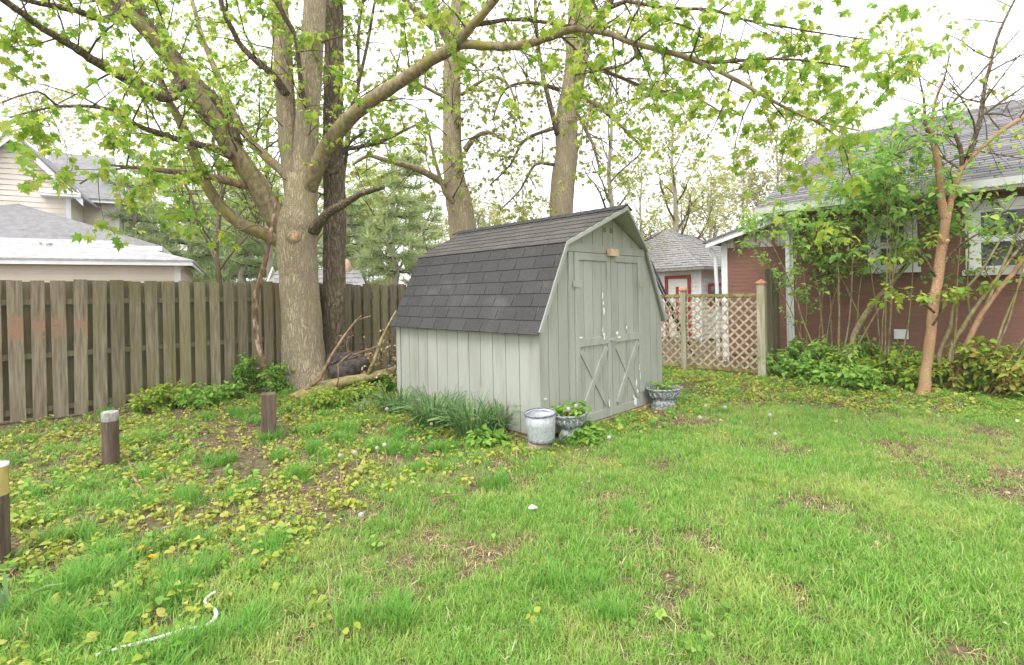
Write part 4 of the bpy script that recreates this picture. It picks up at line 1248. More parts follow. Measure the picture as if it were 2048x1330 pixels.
# right limbs
spD = limb(t1, maple, [(603, 425, 8.15, 26), (612, 385, 8.08, 36), (632, 340, 7.92, 34), (655, 290, 7.8, 33), (700, 235, 7.6, 30), (759, 190, 7.35, 27), (817, 152, 7.1, 25), (870, 115, 6.9, 24), (905, 96, 6.75, 22), (934, 62, 6.6, 20), (989, 0, 6.4, 16), (1040, -70, 6.2, 12), (1080, -160, 6.0, 7)], M['bark_mid'], 12, .12, 'limb', dict(SPN, **{'from': .35, 'per_m': 3.2, 'size': .10}))
SPF = dict(per_m=5.2, len=.95, size=.074, lf=4, nc=3, lift=.0, trop=-.03)
spF = limb(t1, maple, [(900, 100, 6.78, 20), (927, 90, 6.7, 19), (970, 92, 6.55, 18), (1012, 94, 6.4, 17), (1055, 88, 6.25, 16), (1091, 78, 6.1, 15), (1145, 59, 5.9, 14), (1204, 64, 5.7, 13), (1266, 86, 5.5, 11), (1364, 113, 5.25, 10), (1450, 148, 5.0, 9), (1535, 196, 4.8, 7), (1620, 237, 4.6, 5), (1720, 262, 4.4, 3)], M['bark_mid'], 9, .15, 'limb', dict(SPF, **{'from': .35}))
limb(t1, maple, [(1185, 58, 5.75, 10), (1208, 23, 5.6, 11), (1255, 0, 5.5, 9), (1330, -30, 5.2, 7), (1420, -40, 5.0, 5)], M['bark_dark'], 7, .15, 'limb', SPF)
limb(t1, maple, [(1255, 2, 5.5, 7), (1330, 15, 5.2, 7), (1420, 20, 5.0, 6), (1490, 40, 4.8, 5), (1560, 52, 4.6, 4), (1640, 66, 4.5, 3), (1740, 80, 4.4, 2)], M['bark_dark'], 6, .15, 'limb', dict(SPF, per_m=6.5))
limb(t1, maple, [(1364, 113, 5.25, 6), (1430, 125, 5.1, 6), (1520, 118, 4.9, 5), (1600, 120, 4.7, 4), (1700, 135, 4.6, 3)], M['bark_dark'], 6, .15, 'limb', dict(SPF, per_m=6.5))
limb(t1, maple, [(945, 52, 6.6, 9), (1012, 39, 6.5, 8), (1075, 42, 6.4, 7), (1130, 51, 6.2, 6), (1175, 52, 6.1, 5)], M['bark_dark'], 6, .15, 'limb', SPN)
limb(t1, maple, [(1266, 88, 5.5, 8), (1272, 110, 5.45, 7), (1247, 129, 5.4, 6), (1200, 140, 5.3, 5), (1150, 150, 5.2, 4)], M['bark_dark'], 6, .2, 'limb', dict(SPF, len=.4, per_m=2))
limb(t1, maple, [(1176, 125, 6.3, 5), (1247, 156, 6.2, 5), (1300, 178, 6.1, 4), (1345, 182, 6.0, 3)], M['twig'], 5, .15, 'limb', SPN)
limb(t1, maple, [(628, 460, 8.0, 26), (642, 441, 7.85, 20), (665, 420, 7.75, 18), (690, 407, 7.65, 15), (724, 387, 7.5, 12), (768, 374, 7.35, 9)], M['bark_dark'], 8, .2, 'limb', dict(per_m=1.0, len=.35, size=.06, lf=0, nc=2))
limb(t1, maple, [(636, 330, 8.05, 9), (672, 345, 7.9, 11), (684, 310, 7.9, 10), (700, 285, 7.8, 8), (730, 262, 7.6, 5)], M['bark_dark'], 6, .2, 'limb', dict(per_m=2.0, len=.5, size=.08, lf=2, nc=2))
SPH = dict(per_m=5, len=.5, size=.095, lf=3, nc=2, lift=-.05, trop=-.06)
limb(t1, maple, [(345, 343, 6.6, 5), (372, 372, 6.3, 5), (388, 410, 6.1, 4), (396, 450, 6.0, 3)], M['twig'], 5, .15, 'limb', SPH)
limb(t1, maple, [(275, 335, 6.0, 5), (235, 338, 5.7, 4), (190, 350, 5.5, 4), (160, 368, 5.4, 3)], M['twig'], 5, .15, 'limb', SPH)
limb(t1, maple, [(117, 213, 5.2, 5), (80, 185, 5.0, 4), (45, 190, 4.8, 4), (5, 205, 4.6, 3)], M['twig'], 5, .15, 'limb', dict(SPH, per_m=6))
limb(t1, maple, [(1204, 64, 5.7, 5), (1195, 45, 5.4, 5), (1180, 50, 5.2, 4), (1165, 70, 5.1, 3)], M['twig'], 5, .15, 'limb', dict(SPH, per_m=6))
limb(t1, maple, [(1620, 237, 4.6, 4), (1660, 262, 4.5, 4), (1690, 300, 4.4, 3), (1700, 350, 4.4, 2)], M['twig'], 5, .15, 'limb', dict(SPH, size=.085, per_m=6))
limb(t1, maple, [(1266, 88, 5.5, 5), (1300, 60, 5.2, 4), (1340, 45, 5.0, 4), (1390, 60, 4.9, 3)], M['twig'], 5, .15, 'limb', dict(SPH, per_m=5))
# pruned knot
kp = W(588, 473, 7.77)
kd = (Vector((0, 0, CAMH)) - kp); kd.z = 0; kd.normalize()
part('knot', MB().tube([kp - kd * .09, kp - kd * .03, kp - kd * .012, kp - kd * .004, kp - kd * .006], [.13, .105, .088, .07, .05], 16, True, .06), M['bark'], maple, True)
part('cut_face', MB().tube([kp - kd * .02, kp - kd * .001, kp + kd * .001], [.058, .054, .045], 14, True, .10), M['cut_wood'], maple, True)
kp2 = W(623, 332, 7.72)
part('cut_face', MB().tube([kp2, kp2 + kd * .035], [.03, .026], 10, True, .06), M['cut_wood'], maple, True)
t1.finish(maple, MAPLE, M['maple'], M['twig'], singles=280)

# ---- dark trunk just behind it
b2 = W(668, 770, 8.55); b2.z = float(gz(b2.x, b2.y))
mp2 = empty('maple_tree', b2, 'slim dark trunked maple growing right behind the big forked one', 'tree', 'yard trees')
t2 = Tree(5)
limb(t2, mp2, [(664, 775, 8.55, 70), (665, 740, 8.55, 54), (667, 700, 8.55, 46), (668, 600, 8.55, 42), (669, 500, 8.55, 42), (669, 400, 8.55, 42), (667, 300, 8.6, 39), (666, 200, 8.6, 36), (668, 100, 8.6, 35), (668, 0, 8.6, 34), (670, -120, 8.6, 28), (675, -260, 8.6, 18)], M['bark_dark'], 14, .09, 'trunk', dict(SPR, **{'from': .45, 'per_m': 2.5, 'len': 1.3}))
for kn in ([(672, 420, 8.6, 10), (690, 330, 8.8, 8), (705, 220, 9.0, 7), (735, 90, 9.2, 6), (755, -30, 9.3, 4)], [(672, 360, 8.6, 9), (684, 250, 8.8, 8), (716, 180, 9.0, 7), (718, 60, 9.2, 6), (735, -40, 9.3, 4)],
           [(674, 300, 8.6, 9), (740, 290, 8.9, 8), (790, 270, 9.2, 6), (850, 240, 9.5, 4)]):
    limb(t2, mp2, kn, M['bark_dark'], 6, .15, 'limb', dict(SPR, per_m=3.2, size=.09, len=.9))
t2.finish(mp2, MAPLE, M['maple'], M['twig'])

# ---- the two trees behind the shed
SPB = dict(per_m=3.3, len=1.55, size=.085, lf=3, nc=4, lift=.05, trop=-.02, lvl=1)
b3 = W(930, 690, 12.3); b3.z = 0
mp3 = empty('maple_tree', b3, 'thick maple trunk rising behind the left end of the shed roof', 'tree', 'yard trees')
t3 = Tree(9)
limb(t3, mp3, [(935, 715, 12.3, 80), (932, 600, 12.3, 62), (928, 480, 12.3, 56), (924, 440, 12.3, 54), (917, 395, 12.3, 52), (908, 350, 12.3, 42), (905, 280, 12.3, 38), (904, 200, 12.3, 36), (905, 130, 12.3, 35), (906, 60, 12.3, 30), (915, 0, 12.3, 22), (930, -120, 12.3, 16)], M['bark'], 14, .12, 'trunk', dict(SPB, **{'from': .5, 'per_m': 3}))
for kn in ([(905, 85, 12.3, 30), (885, 50, 12.2, 26), (862, 10, 12.1, 24), (850, -70, 12, 18), (830, -200, 12, 10)], [(893, 372, 12.2, 16), (860, 350, 12.0, 15), (820, 333, 11.8, 13), (770, 320, 11.5, 10), (735, 312, 11.3, 8), (705, 330, 11.2, 5)],
           [(930, 300, 12.2, 14), (948, 278, 12.1, 11), (975, 265, 12, 8), (1010, 282, 11.8, 4)], [(915, 410, 12.1, 12), (890, 385, 11.9, 10), (865, 300, 11.7, 6), (850, 220, 11.6, 4)],
           [(868, 55, 12.2, 16), (835, 25, 12, 13), (805, -5, 11.8, 10)], [(905, 200, 12.2, 9), (860, 180, 12, 7), (810, 150, 11.8, 5), (780, 100, 11.6, 3)], [(922, 190, 12.2, 8), (980, 155, 12, 6), (1020, 175, 11.8, 5), (1045, 260, 11.6, 3)]):
    limb(t3, mp3, kn, M['bark_mid'], 8, .15, 'limb', dict(SPB, per_m=3.4, len=1.35))
t3.finish(mp3, MAPLE, M['maple_far'], M['twig'])

b4 = W(1125, 690, 12.6); b4.z = 0
mp4 = empty('maple_tree', b4, 'crooked maple trunk rising behind the middle of the shed roof', 'tree', 'yard trees')
t4 = Tree(12)
limb(t4, mp4, [(1120, 720, 12.6, 70), (1122, 600, 12.6, 56), (1123, 500, 12.6, 52), (1122, 430, 12.6, 48), (1125, 370, 12.6, 50), (1133, 300, 12.6, 46), (1132, 240, 12.6, 44), (1142, 190, 12.6, 44), (1152, 130, 12.6, 46), (1158, 75, 12.6, 50), (1160, 20, 12.6, 48), (1165, -80, 12.6, 36), (1160, -220, 12.5, 22)], M['bark'], 14, .12, 'trunk', dict(SPB, **{'from': .5, 'per_m': 3}))
for kn in ([(1115, 270, 12.5, 12), (1105, 230, 12.4, 11), (1090, 170, 12.3, 9), (1075, 90, 12.2, 8), (1070, 0, 12.1, 6)], [(1130, 250, 12.5, 10), (1115, 265, 12.4, 8), (1105, 215, 12.3, 6)],
           [(1175, 70, 12.5, 22), (1200, 35, 12.4, 20), (1225, -10, 12.3, 16), (1260, -90, 12.2, 9)], [(1160, 190, 12.5, 9), (1205, 220, 12.2, 7), (1245, 255, 12, 6), (1290, 300, 11.8, 4)],
           [(1150, 220, 12.5, 8), (1172, 260, 12.3, 7), (1190, 300, 12.1, 6), (1200, 350, 12, 3)], [(1112, 255, 12.5, 9), (1050, 280, 12.3, 7), (1020, 330, 12.1, 5), (980, 370, 12, 3)],
           [(1165, 130, 12.4, 10), (1230, 150, 12.1, 8), (1300, 180, 11.8, 6), (1380, 190, 11.5, 4), (1450, 230, 11.3, 3)], [(1120, 180, 12.5, 9), (1060, 165, 12.3, 7), (1010, 180, 12.1, 5), (985, 240, 12, 3)],
           [(1112, 330, 12.5, 8), (1070, 330, 12.3, 6), (1040, 380, 12.1, 4), (1000, 420, 12, 3)]):
    limb(t4, mp4, kn, M['bark_dark'], 7, .15, 'limb', dict(SPB, per_m=3.6, len=1.35))
t4.finish(mp4, MAPLE, M['maple_far'], M['twig'])


# ---- procedural deciduous trees farther back
def far_tree(name, u, d, topv, rad, label, group, seed, leaf, mat, barkmat, lf=2, nlimb=11, spread=.32, lean=0, size_l=None, lvl=2):
    base = W(u, 700, d); base.z = 0
    H = W(u, topv, d).z
    t = Tree(seed)
    root = empty(name, base, label, 'tree', group)
    k = 8
    pts = [(base + Vector((lean * (i / k) * H + t.r.uniform(-.08, .08) * (i > 0), t.r.uniform(-.1, .1) * (i > 0), H * .93 * i / k - (.1 if i == 0 else 0))), rad * (1 - .85 * i / k)) for i in range(k + 1)]
    sp = spline(pts, 3)
    part('trunk', MB().tube([p for p, _ in sp], [r for _, r in sp], 9, True, .1, t.r), barkmat, root, True)
    for i in range(nlimb):
        f = .28 + .72 * (i + t.r.random() * .6) / nlimb
        j = min(int(f * (len(sp) - 1)), len(sp) - 2)
        p, rr = sp[j]
        a = i * 2.4 + t.r.uniform(-.4, .4)
        dd = Vector((cos(a), sin(a), .55 + f * .8))
        t.grow(p, dd, H * spread * (1.25 - .75 * f) * t.r.uniform(.8, 1.2), max(rr * .5, .012), lvl, lf, leaf, .05, .2, 4, 4, .5)
    t.finish(root, DIAMOND, mat, M['twig'])
    return root


far_tree('slender_tree', 1228, 17, 110, .15, 'slender leafing tree just right of the shed peak', 'far trees', 21, .15, M['maple_far'], M['bark_grey'], 1, 12, .26)
far_tree('slender_tree', 1352, 19, 200, .17, 'forked grey tree above the white cottage roof', 'far trees', 22, .16, M['maple_far'], M['bark_grey'], 1, 12, .26)
far_tree('slender_tree', 1288, 23, 300, .12, 'thin young tree between the shed peak and the cottage', 'far trees', 23, .15, M['maple_far'], M['bark_grey'], 2, 11, .26)
far_tree('pale_tree', 1425, 34, 330, .2, 'pale hazy tree left of the brown house roof, nearest the cottage', 'far trees', 24, .24, M['pale_far'], M['bark_grey'], 3, 12, .30)
far_tree('pale_tree', 1492, 38, 320, .2, 'pale hazy tree behind the brown house rake, in the middle', 'far trees', 25, .26, M['pale_far'], M['bark_grey'], 3, 13, .30)
far_tree('pale_tree', 1560, 36, 230, .22, 'tall pale green tree rising beside the brown house roof edge', 'far trees', 26, .26, M['pale_far'], M['bark_grey'], 3, 14, .26)
far_tree('pale_tree', 1640, 40, 205, .22, 'pale tree top showing above the brown house ridge', 'far trees', 27, .28, M['pale_far'], M['bark_grey'], 3, 12, .26)
far_tree('pale_tree', 1370, 42, 380, .2, 'low pale tree behind the white cottage roof', 'far trees', 28, .26, M['pale_far'], M['bark_grey'], 3, 12, .34)
far_tree('pale_tree', 1050, 30, 330, .18, 'pale leafing tree low behind the shed ridge', 'far trees', 29, .18, M['maple_far'], M['bark_grey'], 2, 12, .30)
far_tree('pale_tree', 90, 34, 190, .25, 'pale tree showing above the beige house roof', 'far trees', 30, .25, M['pale_far'], M['bark_grey'], 3, 12, .3)
far_tree('slender_tree', 790, 20, 250, .16, 'yellow green tree left of the thick trunk behind the shed', 'far trees', 31, .15, M['maple'], M['bark_grey'], 2, 13, .30)
far_tree('slender_tree', 440, 15, 130, .10, 'yellow green tree behind the left limbs of the big maple', 'far trees', 32, .13, M['maple'], M['bark_dark'], 3, 15, .36)
far_tree('slender_tree', 540, 17, 160, .14, 'yellow green tree directly behind the fork of the big maple', 'far trees', 33, .13, M['maple'], M['bark_grey'], 3, 14, .34)


for k_, (u_, d_, tv_, lb_f) in enumerate(((250, 40, 400, 'hazy round tree behind the pine nearest the beige house'), (420, 44, 420, 'hazy tree low behind the pines left of the maple'), (560, 42, 410, 'hazy tree right behind the maple trunk'),
                                            (700, 44, 400, 'hazy tree between the dark trunk and the near pine'), (830, 46, 410, 'hazy tree low behind the shed roof corner'), (960, 44, 420, 'hazy low tree behind the shed ridge'))):
    far_tree('hazy_tree', u_, d_, tv_, .2, lb_f, 'far trees', 200 + k_, .30, M['pale_far'], M['bark_grey'], 4, 13, .42)


# ---- pines beyond the fence
def needles(P, D, n, size, r):
    out_p, out_t, out_n = [], [], []
    for p, d in zip(P, D):
        for _ in range(n):
            q = Vector((r.gauss(0, 1), r.gauss(0, 1), r.gauss(0, .8) + .35))
            out_p.append(p); out_t.append((d * .6 + q.normalized()).normalized()); out_n.append(Vector((r.gauss(0, 1), r.gauss(0, 1), r.gauss(0, 1))))
    return out_p, out_t, out_n


NEEDLE = (np.array([(-.05, 0, 0), (.05, 0, 0), (0.02, 1, 0), (-.02, 1, 0)], float), np.array([(0, 1, 2), (0, 2, 3)]))


def pine(u, d, topv, label, seed, width=.24, first=.12, rad=.2):
    base = W(u, 700, d); base.z = 0
    H = W(u, topv, d).z
    r = random.Random(seed)
    root = empty('pine_tree', base, label, 'tree', 'pines beyond the fence')
    pts = [base + Vector((r.uniform(-.06, .06) * i, r.uniform(-.06, .06) * i, H * i / 8 - .1 * (i == 0))) for i in range(9)]
    part('trunk', MB().tube(pts, [rad * (1 - .9 * i / 8) for i in range(9)], 8, True, .1, r), M['bark_grey'], root, True)
    br = MB(); P, D = [], []
    z = H * first
    while z < H * .98:
        f = z / H
        L = H * width * (1 - f) ** .7 * r.uniform(.75, 1.15) + .25
        k = 5
        a0 = r.random() * 6.28
        for i in range(k):
            if r.random() < .12: continue
            a = a0 + i * 2 * pi / k + r.uniform(-.3, .3)
            c = pts[min(int(f * 8), 7)].lerp(pts[min(int(f * 8), 7) + 1], f * 8 - int(f * 8))
            dd = Vector((cos(a), sin(a), r.uniform(-.12, .18)))
            Li = L * r.uniform(.65, 1.15)
            q = [c + dd * (Li * t) + Vector((0, 0, .12 * Li * (t * t) - .05 * Li * t)) for t in (0, .35, .7, 1)]
            br.tube(q, [.035 * (1 - f) + .012, .025, .016, .006], 4, False)
            m = max(3, int(Li / .20))
            for t in range(1, m + 1):
                tt = .25 + .75 * t / m
                e = c + dd * (Li * tt) + Vector((0, 0, .12 * Li * tt * tt - .05 * Li * tt))
                side = Vector((-dd.y, dd.x, 0))
                for sgn in (-1, 0, 1):
                    w = (1 - tt * .5) * Li * .28
                    P.append(e + side * (sgn * w * r.uniform(.4, 1.2)) + Vector((0, 0, r.uniform(-.06, .08)))); D.append((dd + side * sgn * .7).normalized())
        z += H * .055 * r.uniform(.75, 1.25) + .12
    part('branches', br, M['twig'], root, True, kind='stuff')
    p, t, nn = needles(P, D, 15, 1, r)
    c = np.array(base)
    V, T = scatter(NEEDLE[0], NEEDLE[1], np.array(p) - c, frames(np.array(t), np.array(nn)), np.array([r.uniform(.18, .42) for _ in p]))
    link('foliage', np_mesh('foliage', V, T), M['needle'], root, 'stuff')


pine(378, 20, 330, 'pine with a straight dark trunk right of the beige house corner', 41, .24)
pine(300, 24, 300, 'pine half hidden behind the beige house corner', 42, .26, .05)
pine(455, 23, 310, 'pine behind the low left limb of the big maple', 43, .27, .05)
pine(530, 25, 330, 'pine directly left of the big maple trunk', 44, .27, .05)
pine(600, 27, 320, 'pine hidden behind the big maple trunk', 45, .26, .05)
pine(795, 17, 300, 'near pine with bare grey trunk just left of the shed roof', 46, .22, .36, .13)
pine(730, 25, 330, 'pine between the dark trunk and the shed', 47, .26, .05)
pine(860, 28, 390, 'small pine showing left of the thick trunk behind the shed', 48, .26, .05)
pine(265, 19, 345, 'pine right beside the beige wing wall', 50, .26, .05)
pine(490, 20, 350, 'bushy pine behind the hanging dead branch', 55, .28, .05)
pine(715, 20, 380, 'bushy low pine right of the dark trunk', 56, .30, .05)
pine(660, 30, 340, 'far pine showing between the two trunks', 49, .26, .05)

# ---- orange-barked small tree by the brown house
b5 = W(1848, 790, 7.15); b5.z = float(gz(b5.x, b5.y))
ot = empty('ornamental_tree', b5, 'slim orange barked tree forking in front of the brown house', 'tree', 'yard trees')
t5 = Tree(15)
dO = b5.y
limb(t5, ot, [(1840, 815, dO, 25), (1848, 775, dO, 21), (1852, 740, dO, 18), (1862, 660, dO, 17), (1872, 580, dO, 17), (1880, 520, dO, 17), (1888, 460, dO, 16), (1893, 425, dO, 15)], M['bark_orange'], 10, .12, 'trunk')
SPO = dict(per_m=5.0, len=1.0, size=.09, lf=0, nc=3, lift=.4, trop=.05, lvl=1)
for kn, mm, sp_ in (([(1890, 440, dO, 15), (1883, 400, dO, 14), (1880, 360, dO, 12), (1872, 310, dO, 11), (1862, 268, dO, 9)], M['bark_orange'], dict(SPO, lf=2, per_m=3, len=.6)),
                    ([(1862, 272, dO, 9), (1866, 220, dO, 6), (1878, 180, dO, 4), (1893, 140, dO, 2), (1900, 90, dO, 1), (1915, 40, dO, .6)], M['bark_orange'], dict(SPO, lf=1)),
                    ([(1862, 270, dO, 7), (1850, 250, dO, 6), (1848, 200, dO, 4), (1835, 140, dO, 2), (1825, 70, dO, 1)], M['twig'], dict(SPO, lf=1)),
                    ([(1893, 440, dO, 13), (1902, 400, dO, 12), (1918, 350, dO, 11), (1935, 320, dO, 10), (1975, 285, dO, 8), (2020, 250, dO, 9), (2070, 220, dO, 7), (2160, 150, dO, 4)], M['bark_orange'], SPO),
                    ([(1932, 325, dO, 11), (1948, 280, dO, 9), (1962, 230, dO, 8), (1968, 180, dO, 7), (1980, 130, dO, 6), (2000, 60, dO, 5), (2040, -20, dO, 3)], M['bark_dark'], dict(SPO, len=1.2)),
                    ([(1925, 340, dO, 9), (1918, 290, dO, 7), (1898, 245, dO, 6), (1895, 205, dO, 4)], M['twig'], SPO),
                    ([(1960, 235, dO, 5), (2000, 205, dO, 4), (2050, 170, dO, 3), (2100, 120, dO, 2)], M['twig'], dict(SPO, len=1.1)),
                    ([(1896, 215, dO, 5), (1930, 180, dO, 4), (1975, 130, dO, 3), (2040, 60, dO, 2)], M['twig'], dict(SPO, len=1.1)),
                    ([(1880, 535, dO, 8), (1905, 505, dO - .1, 5), (1935, 480, dO - .2, 4), (1990, 450, dO - .3, 3)], M['bark_dark'], dict(SPO, lf=1, per_m=2)),
                    ([(1876, 560, dO, 7), (1850, 520, dO - .1, 5), (1830, 500, dO - .2, 3)], M['bark_dark'], dict(SPO, lf=2, len=.4)),
                    ([(1868, 625, dO - .08, 5), (1850, 610, dO - .2, 4), (1815, 595, dO - .3, 3)], M['twig'], dict(SPO, lf=3, len=.3, per_m=6)),
                    ([(1866, 650, dO - .08, 5), (1880, 625, dO - .2, 4), (1885, 600, dO - .3, 3)], M['twig'], dict(SPO, lf=3, len=.3, per_m=6))):
    limb(t5, ot, kn, mm, 7, .12, 'limb', sp_)
for (u, v) in ((1878, 470), (1896, 480)):
    p = W(u, v, dO - .1)
    part('pruned_stub', MB().tube([W(1888, 492, dO), p], [.03, .022], 8, True, .1), M['cut_wood'], ot, True)
t5.finish(ot, OVATE, M['lime'], M['twig'])


# ---- shrubs
def shrub(name, base, label, stems, leaf, mat, seed, H, spread, lf=3, size=.075, lvl=1, stemmat='bark_mid', cat='shrub', group='shrubs', r0=.014, trop=.04, nc=3, leafmesh=OVATE, lean=(0, 0), sprout_n=7, from_=.35):
    t = Tree(seed)
    base = Vector(base)
    root = empty(name, base, label, cat, group)
    for i in range(stems):
        a = t.r.uniform(0, 6.28)
        q = base + Vector((cos(a), sin(a), 0)) * t.r.uniform(0, spread * .22)
        q.z = float(gz(q.x, q.y)) - .03
        d = Vector((cos(a) * spread / H + lean[0], sin(a) * spread / H + lean[1], 1.0)).normalized()
        L = H * t.r.uniform(.7, 1.08)
        k = 6
        pts = [q]; dd = d
        for j in range(k):
            dd = (dd + t.rv() * .10 + Vector((0, 0, .03))).normalized()
            pts.append(pts[-1] + dd * (L / k))
        rr = [r0 * (1 - .75 * j / k) for j in range(k + 1)]
        part('stem', MB().tube(pts, rr, 6, True, .1, t.r), M[stemmat], root, True)
        for c in range(sprout_n):
            f = from_ + (1 - from_) * t.r.random()
            j = min(int(f * k), k - 1)
            p = pts[j].lerp(pts[j + 1], f * k - j)
            g = t.rv(); g.z = abs(g.z) * .5
            t.grow(p, (dd * .4 + g), leaf * t.r.uniform(.6, 1.2), r0 * .35, lvl, lf, size, trop, .2, nc, 3, .45)
    t.finish(root, leafmesh, mat, M['twig'])
    return root


def hb(u, off):
    """a spot in the bed, off metres out from the house wall, seen in column u"""
    r = ray(u, 760); k = 14.94 - off * 1.4142
    d = k / (1 + r.x)
    return Vector((r.x * d, d, float(gz(r.x * d, d))))


# tall lilacs against the brown house
shrub('lilac_bush', hb(1668, .75), 'tall thin stemmed lilac left of the smaller house window', 8, .62, M['lilac'], 51, 3.0, .95, 2, .105, 1, 'bark_mid', nc=3, sprout_n=9, from_=.70, r0=.018)
shrub('lilac_bush', hb(1625, .55), 'lilac stems beside the white downspout', 5, .45, M['lilac'], 52, 2.6, .60, 2, .075, 1, 'bark_mid', nc=2, sprout_n=6, from_=.5)
shrub('lilac_bush', hb(1775, .7), 'tallest lilac, leafy in front of the roof between the two windows', 7, .60, M['lilac'], 53, 3.75, .80, 2, .105, 1, 'bark_mid', nc=3, sprout_n=12, from_=.76, lean=(.03, 0))
shrub('lilac_bush', hb(1950, .8), 'leaning lilac in front of the larger house window', 8, .62, M['lilac'], 54, 3.2, 1.1, 2, .105, 1, 'bark_mid', nc=3, sprout_n=4, from_=.82, lean=(.28, -.1), r0=.02)
# thick leaning stem
ls = hb(1700, .75)
lt = empty('leaning_sapling', ls, 'tan sapling trunk leaning right under the smaller house window', 'tree', 'yard trees')
t6 = Tree(61)
dl = ls.y
limb(t6, lt, [(1688, 775, dl, 13), (1702, 690, dl, 11), (1730, 630, dl, 11), (1770, 580, dl - .05, 10), (1800, 545, dl - .1, 8), (1850, 480, dl - .2, 8), (1900, 400, dl - .3, 5)], M['bark_mid'], 8, .14, 'trunk', dict(per_m=2.5, len=.6, size=.085, lf=3, nc=3, lift=.3, **{'from': .55}))
t6.finish(lt, OVATE, M['lilac'], M['twig'])
ls2 = hb(1925, .75)
lt2 = empty('leaning_sapling', ls2, 'tan sapling trunk leaning right of the orange barked tree', 'tree', 'yard trees')
t7 = Tree(62); dl = ls2.y
limb(t7, lt2, [(1900, 805, dl, 13), (1926, 710, dl, 11), (1955, 640, dl, 10), (1990, 590, dl, 9), (2040, 530, dl, 9), (2100, 450, dl, 6)], M['bark_orange'], 8, .14, 'trunk', dict(per_m=2.0, len=.6, size=.08, lf=2, nc=2, lift=.3, **{'from': .5}))
for kn in ([(1905, 760, dl, 9), (1900, 700, dl, 9), (1935, 640, dl, 8), (1990, 560, dl, 6), (2060, 470, dl, 4)], [(1880, 770, dl, 8), (1878, 710, dl, 8), (1900, 655, dl, 7), (1912, 600, dl, 6), (1960, 545, dl, 5), (2000, 480, dl, 4)],
           [(1900, 750, dl, 7), (1960, 640, dl, 7), (1980, 590, dl, 6), (2020, 500, dl, 5), (2060, 400, dl, 3)]):
    limb(t7, lt2, kn, M['bark_mid'], 6, .14, 'stem', dict(per_m=1.6, len=.5, size=.08, lf=2, nc=2, lift=.3, **{'from': .6}))
t7.finish(lt2, OVATE, M['lime'], M['twig'])
# low border along the house
low = [(1570, .95, .60, .34, 'lilac'), (1622, .5, .85, .36, 'lilac'), (1680, .9, .85, .38, 'lilac'), (1735, .8, .62, .36, 'lime'), (1785, .55, .70, .36, 'lilac'), (1822, .9, .50, .32, 'lime'),
       (1885, .75, .62, .32, 'rust'), (1935, .6, .50, .30, 'lilac'), (1985, .7, .95, .30, 'lime'), (2035, .8, .75, .34, 'rust'), (1640, 1.35, .40, .34, 'weed'), (1725, 1.4, .36, .34, 'weed'), (2085, .8, .8, .4, 'lilac')]
lab = ['dark green bush at the foot of the grey boards', 'dark green bush at the foot of the white downspout', 'bushy green shrub under the tan leaning sapling', 'lime green shrub left of the white wall vent', 'green shrub below the white wall vent',
       'low lime shrub at the left foot of the orange barked tree', 'rust tinged shrub at the right foot of the orange barked tree', 'green shrub in front of the basement window', 'upright lime shrub right of the basement window', 'rust tinged shrub at the right picture edge',
       'low weedy clump in front of the downspout bush', 'low weedy clump in front of the wall vent shrubs', 'green shrub at the far right end of the house bed']
for i, (u, v, h, s, mt) in enumerate(low):
    shrub('border_shrub', hb(u, v), lab[i], 7, .22, M[mt], 70 + i, h * .82, s, 2, .085 if mt != 'lime' else .10, 1, 'bark_mid', sprout_n=6, from_=.15, r0=.009, group='shrubs along the brown house', nc=3)
# plants along the board fence
fp = [(300, 822, .20, .18, 'lime', 'yellow green weed clump at the fence post'), (340, 812, .28, .16, 'lime', 'light green weed clump against the fence, right of the post'), (402, 815, .22, .24, 'weed', 'low green clump along the middle of the fence'),
      (450, 800, .26, .24, 'weed', 'green clump along the fence, left of the tall bush'), (505, 785, .55, .20, 'weed', 'tall bright bush beside the hanging dead branch'), (557, 790, .42, .07, 'weed', 'thin green sprout at the left foot of the big maple'),
      (660, 815, .26, .22, 'lime', 'bright leafy weed in front of the mossy branch'), (720, 800, .18, .22, 'lime', 'pale weed in front of the black log'), (780, 785, .22, .18, 'weed', 'weed at the left corner of the shed')]
for i, (u, v, h, s, mt, lb) in enumerate(fp):
    shrub('weed_clump', GR(u, v), lb, 7, .15, M[mt], 90 + i, h, s, 3, .06, 1, 'stem', sprout_n=6, from_=.1, r0=.006, group='weed clumps', cat='plant', nc=2)
sh = GR(985, 893)
shrub('weed_clump', sh, 'broad leaved weed in front of the shed beside the bucket', 6, .10, M['weed'], 120, .14, .22, 3, .085, 1, 'stem', sprout_n=6, from_=.1, r0=.006, group='weed clumps', cat='plant', nc=2)
sh = GR(1158, 882)
shrub('weed_clump', sh, 'dandelion leaves in front of the left urn planter', 7, .10, M['weed'], 121, .16, .20, 3, .08, 1, 'stem', sprout_n=5, from_=.1, r0=.006, group='weed clumps', cat='plant', nc=2)


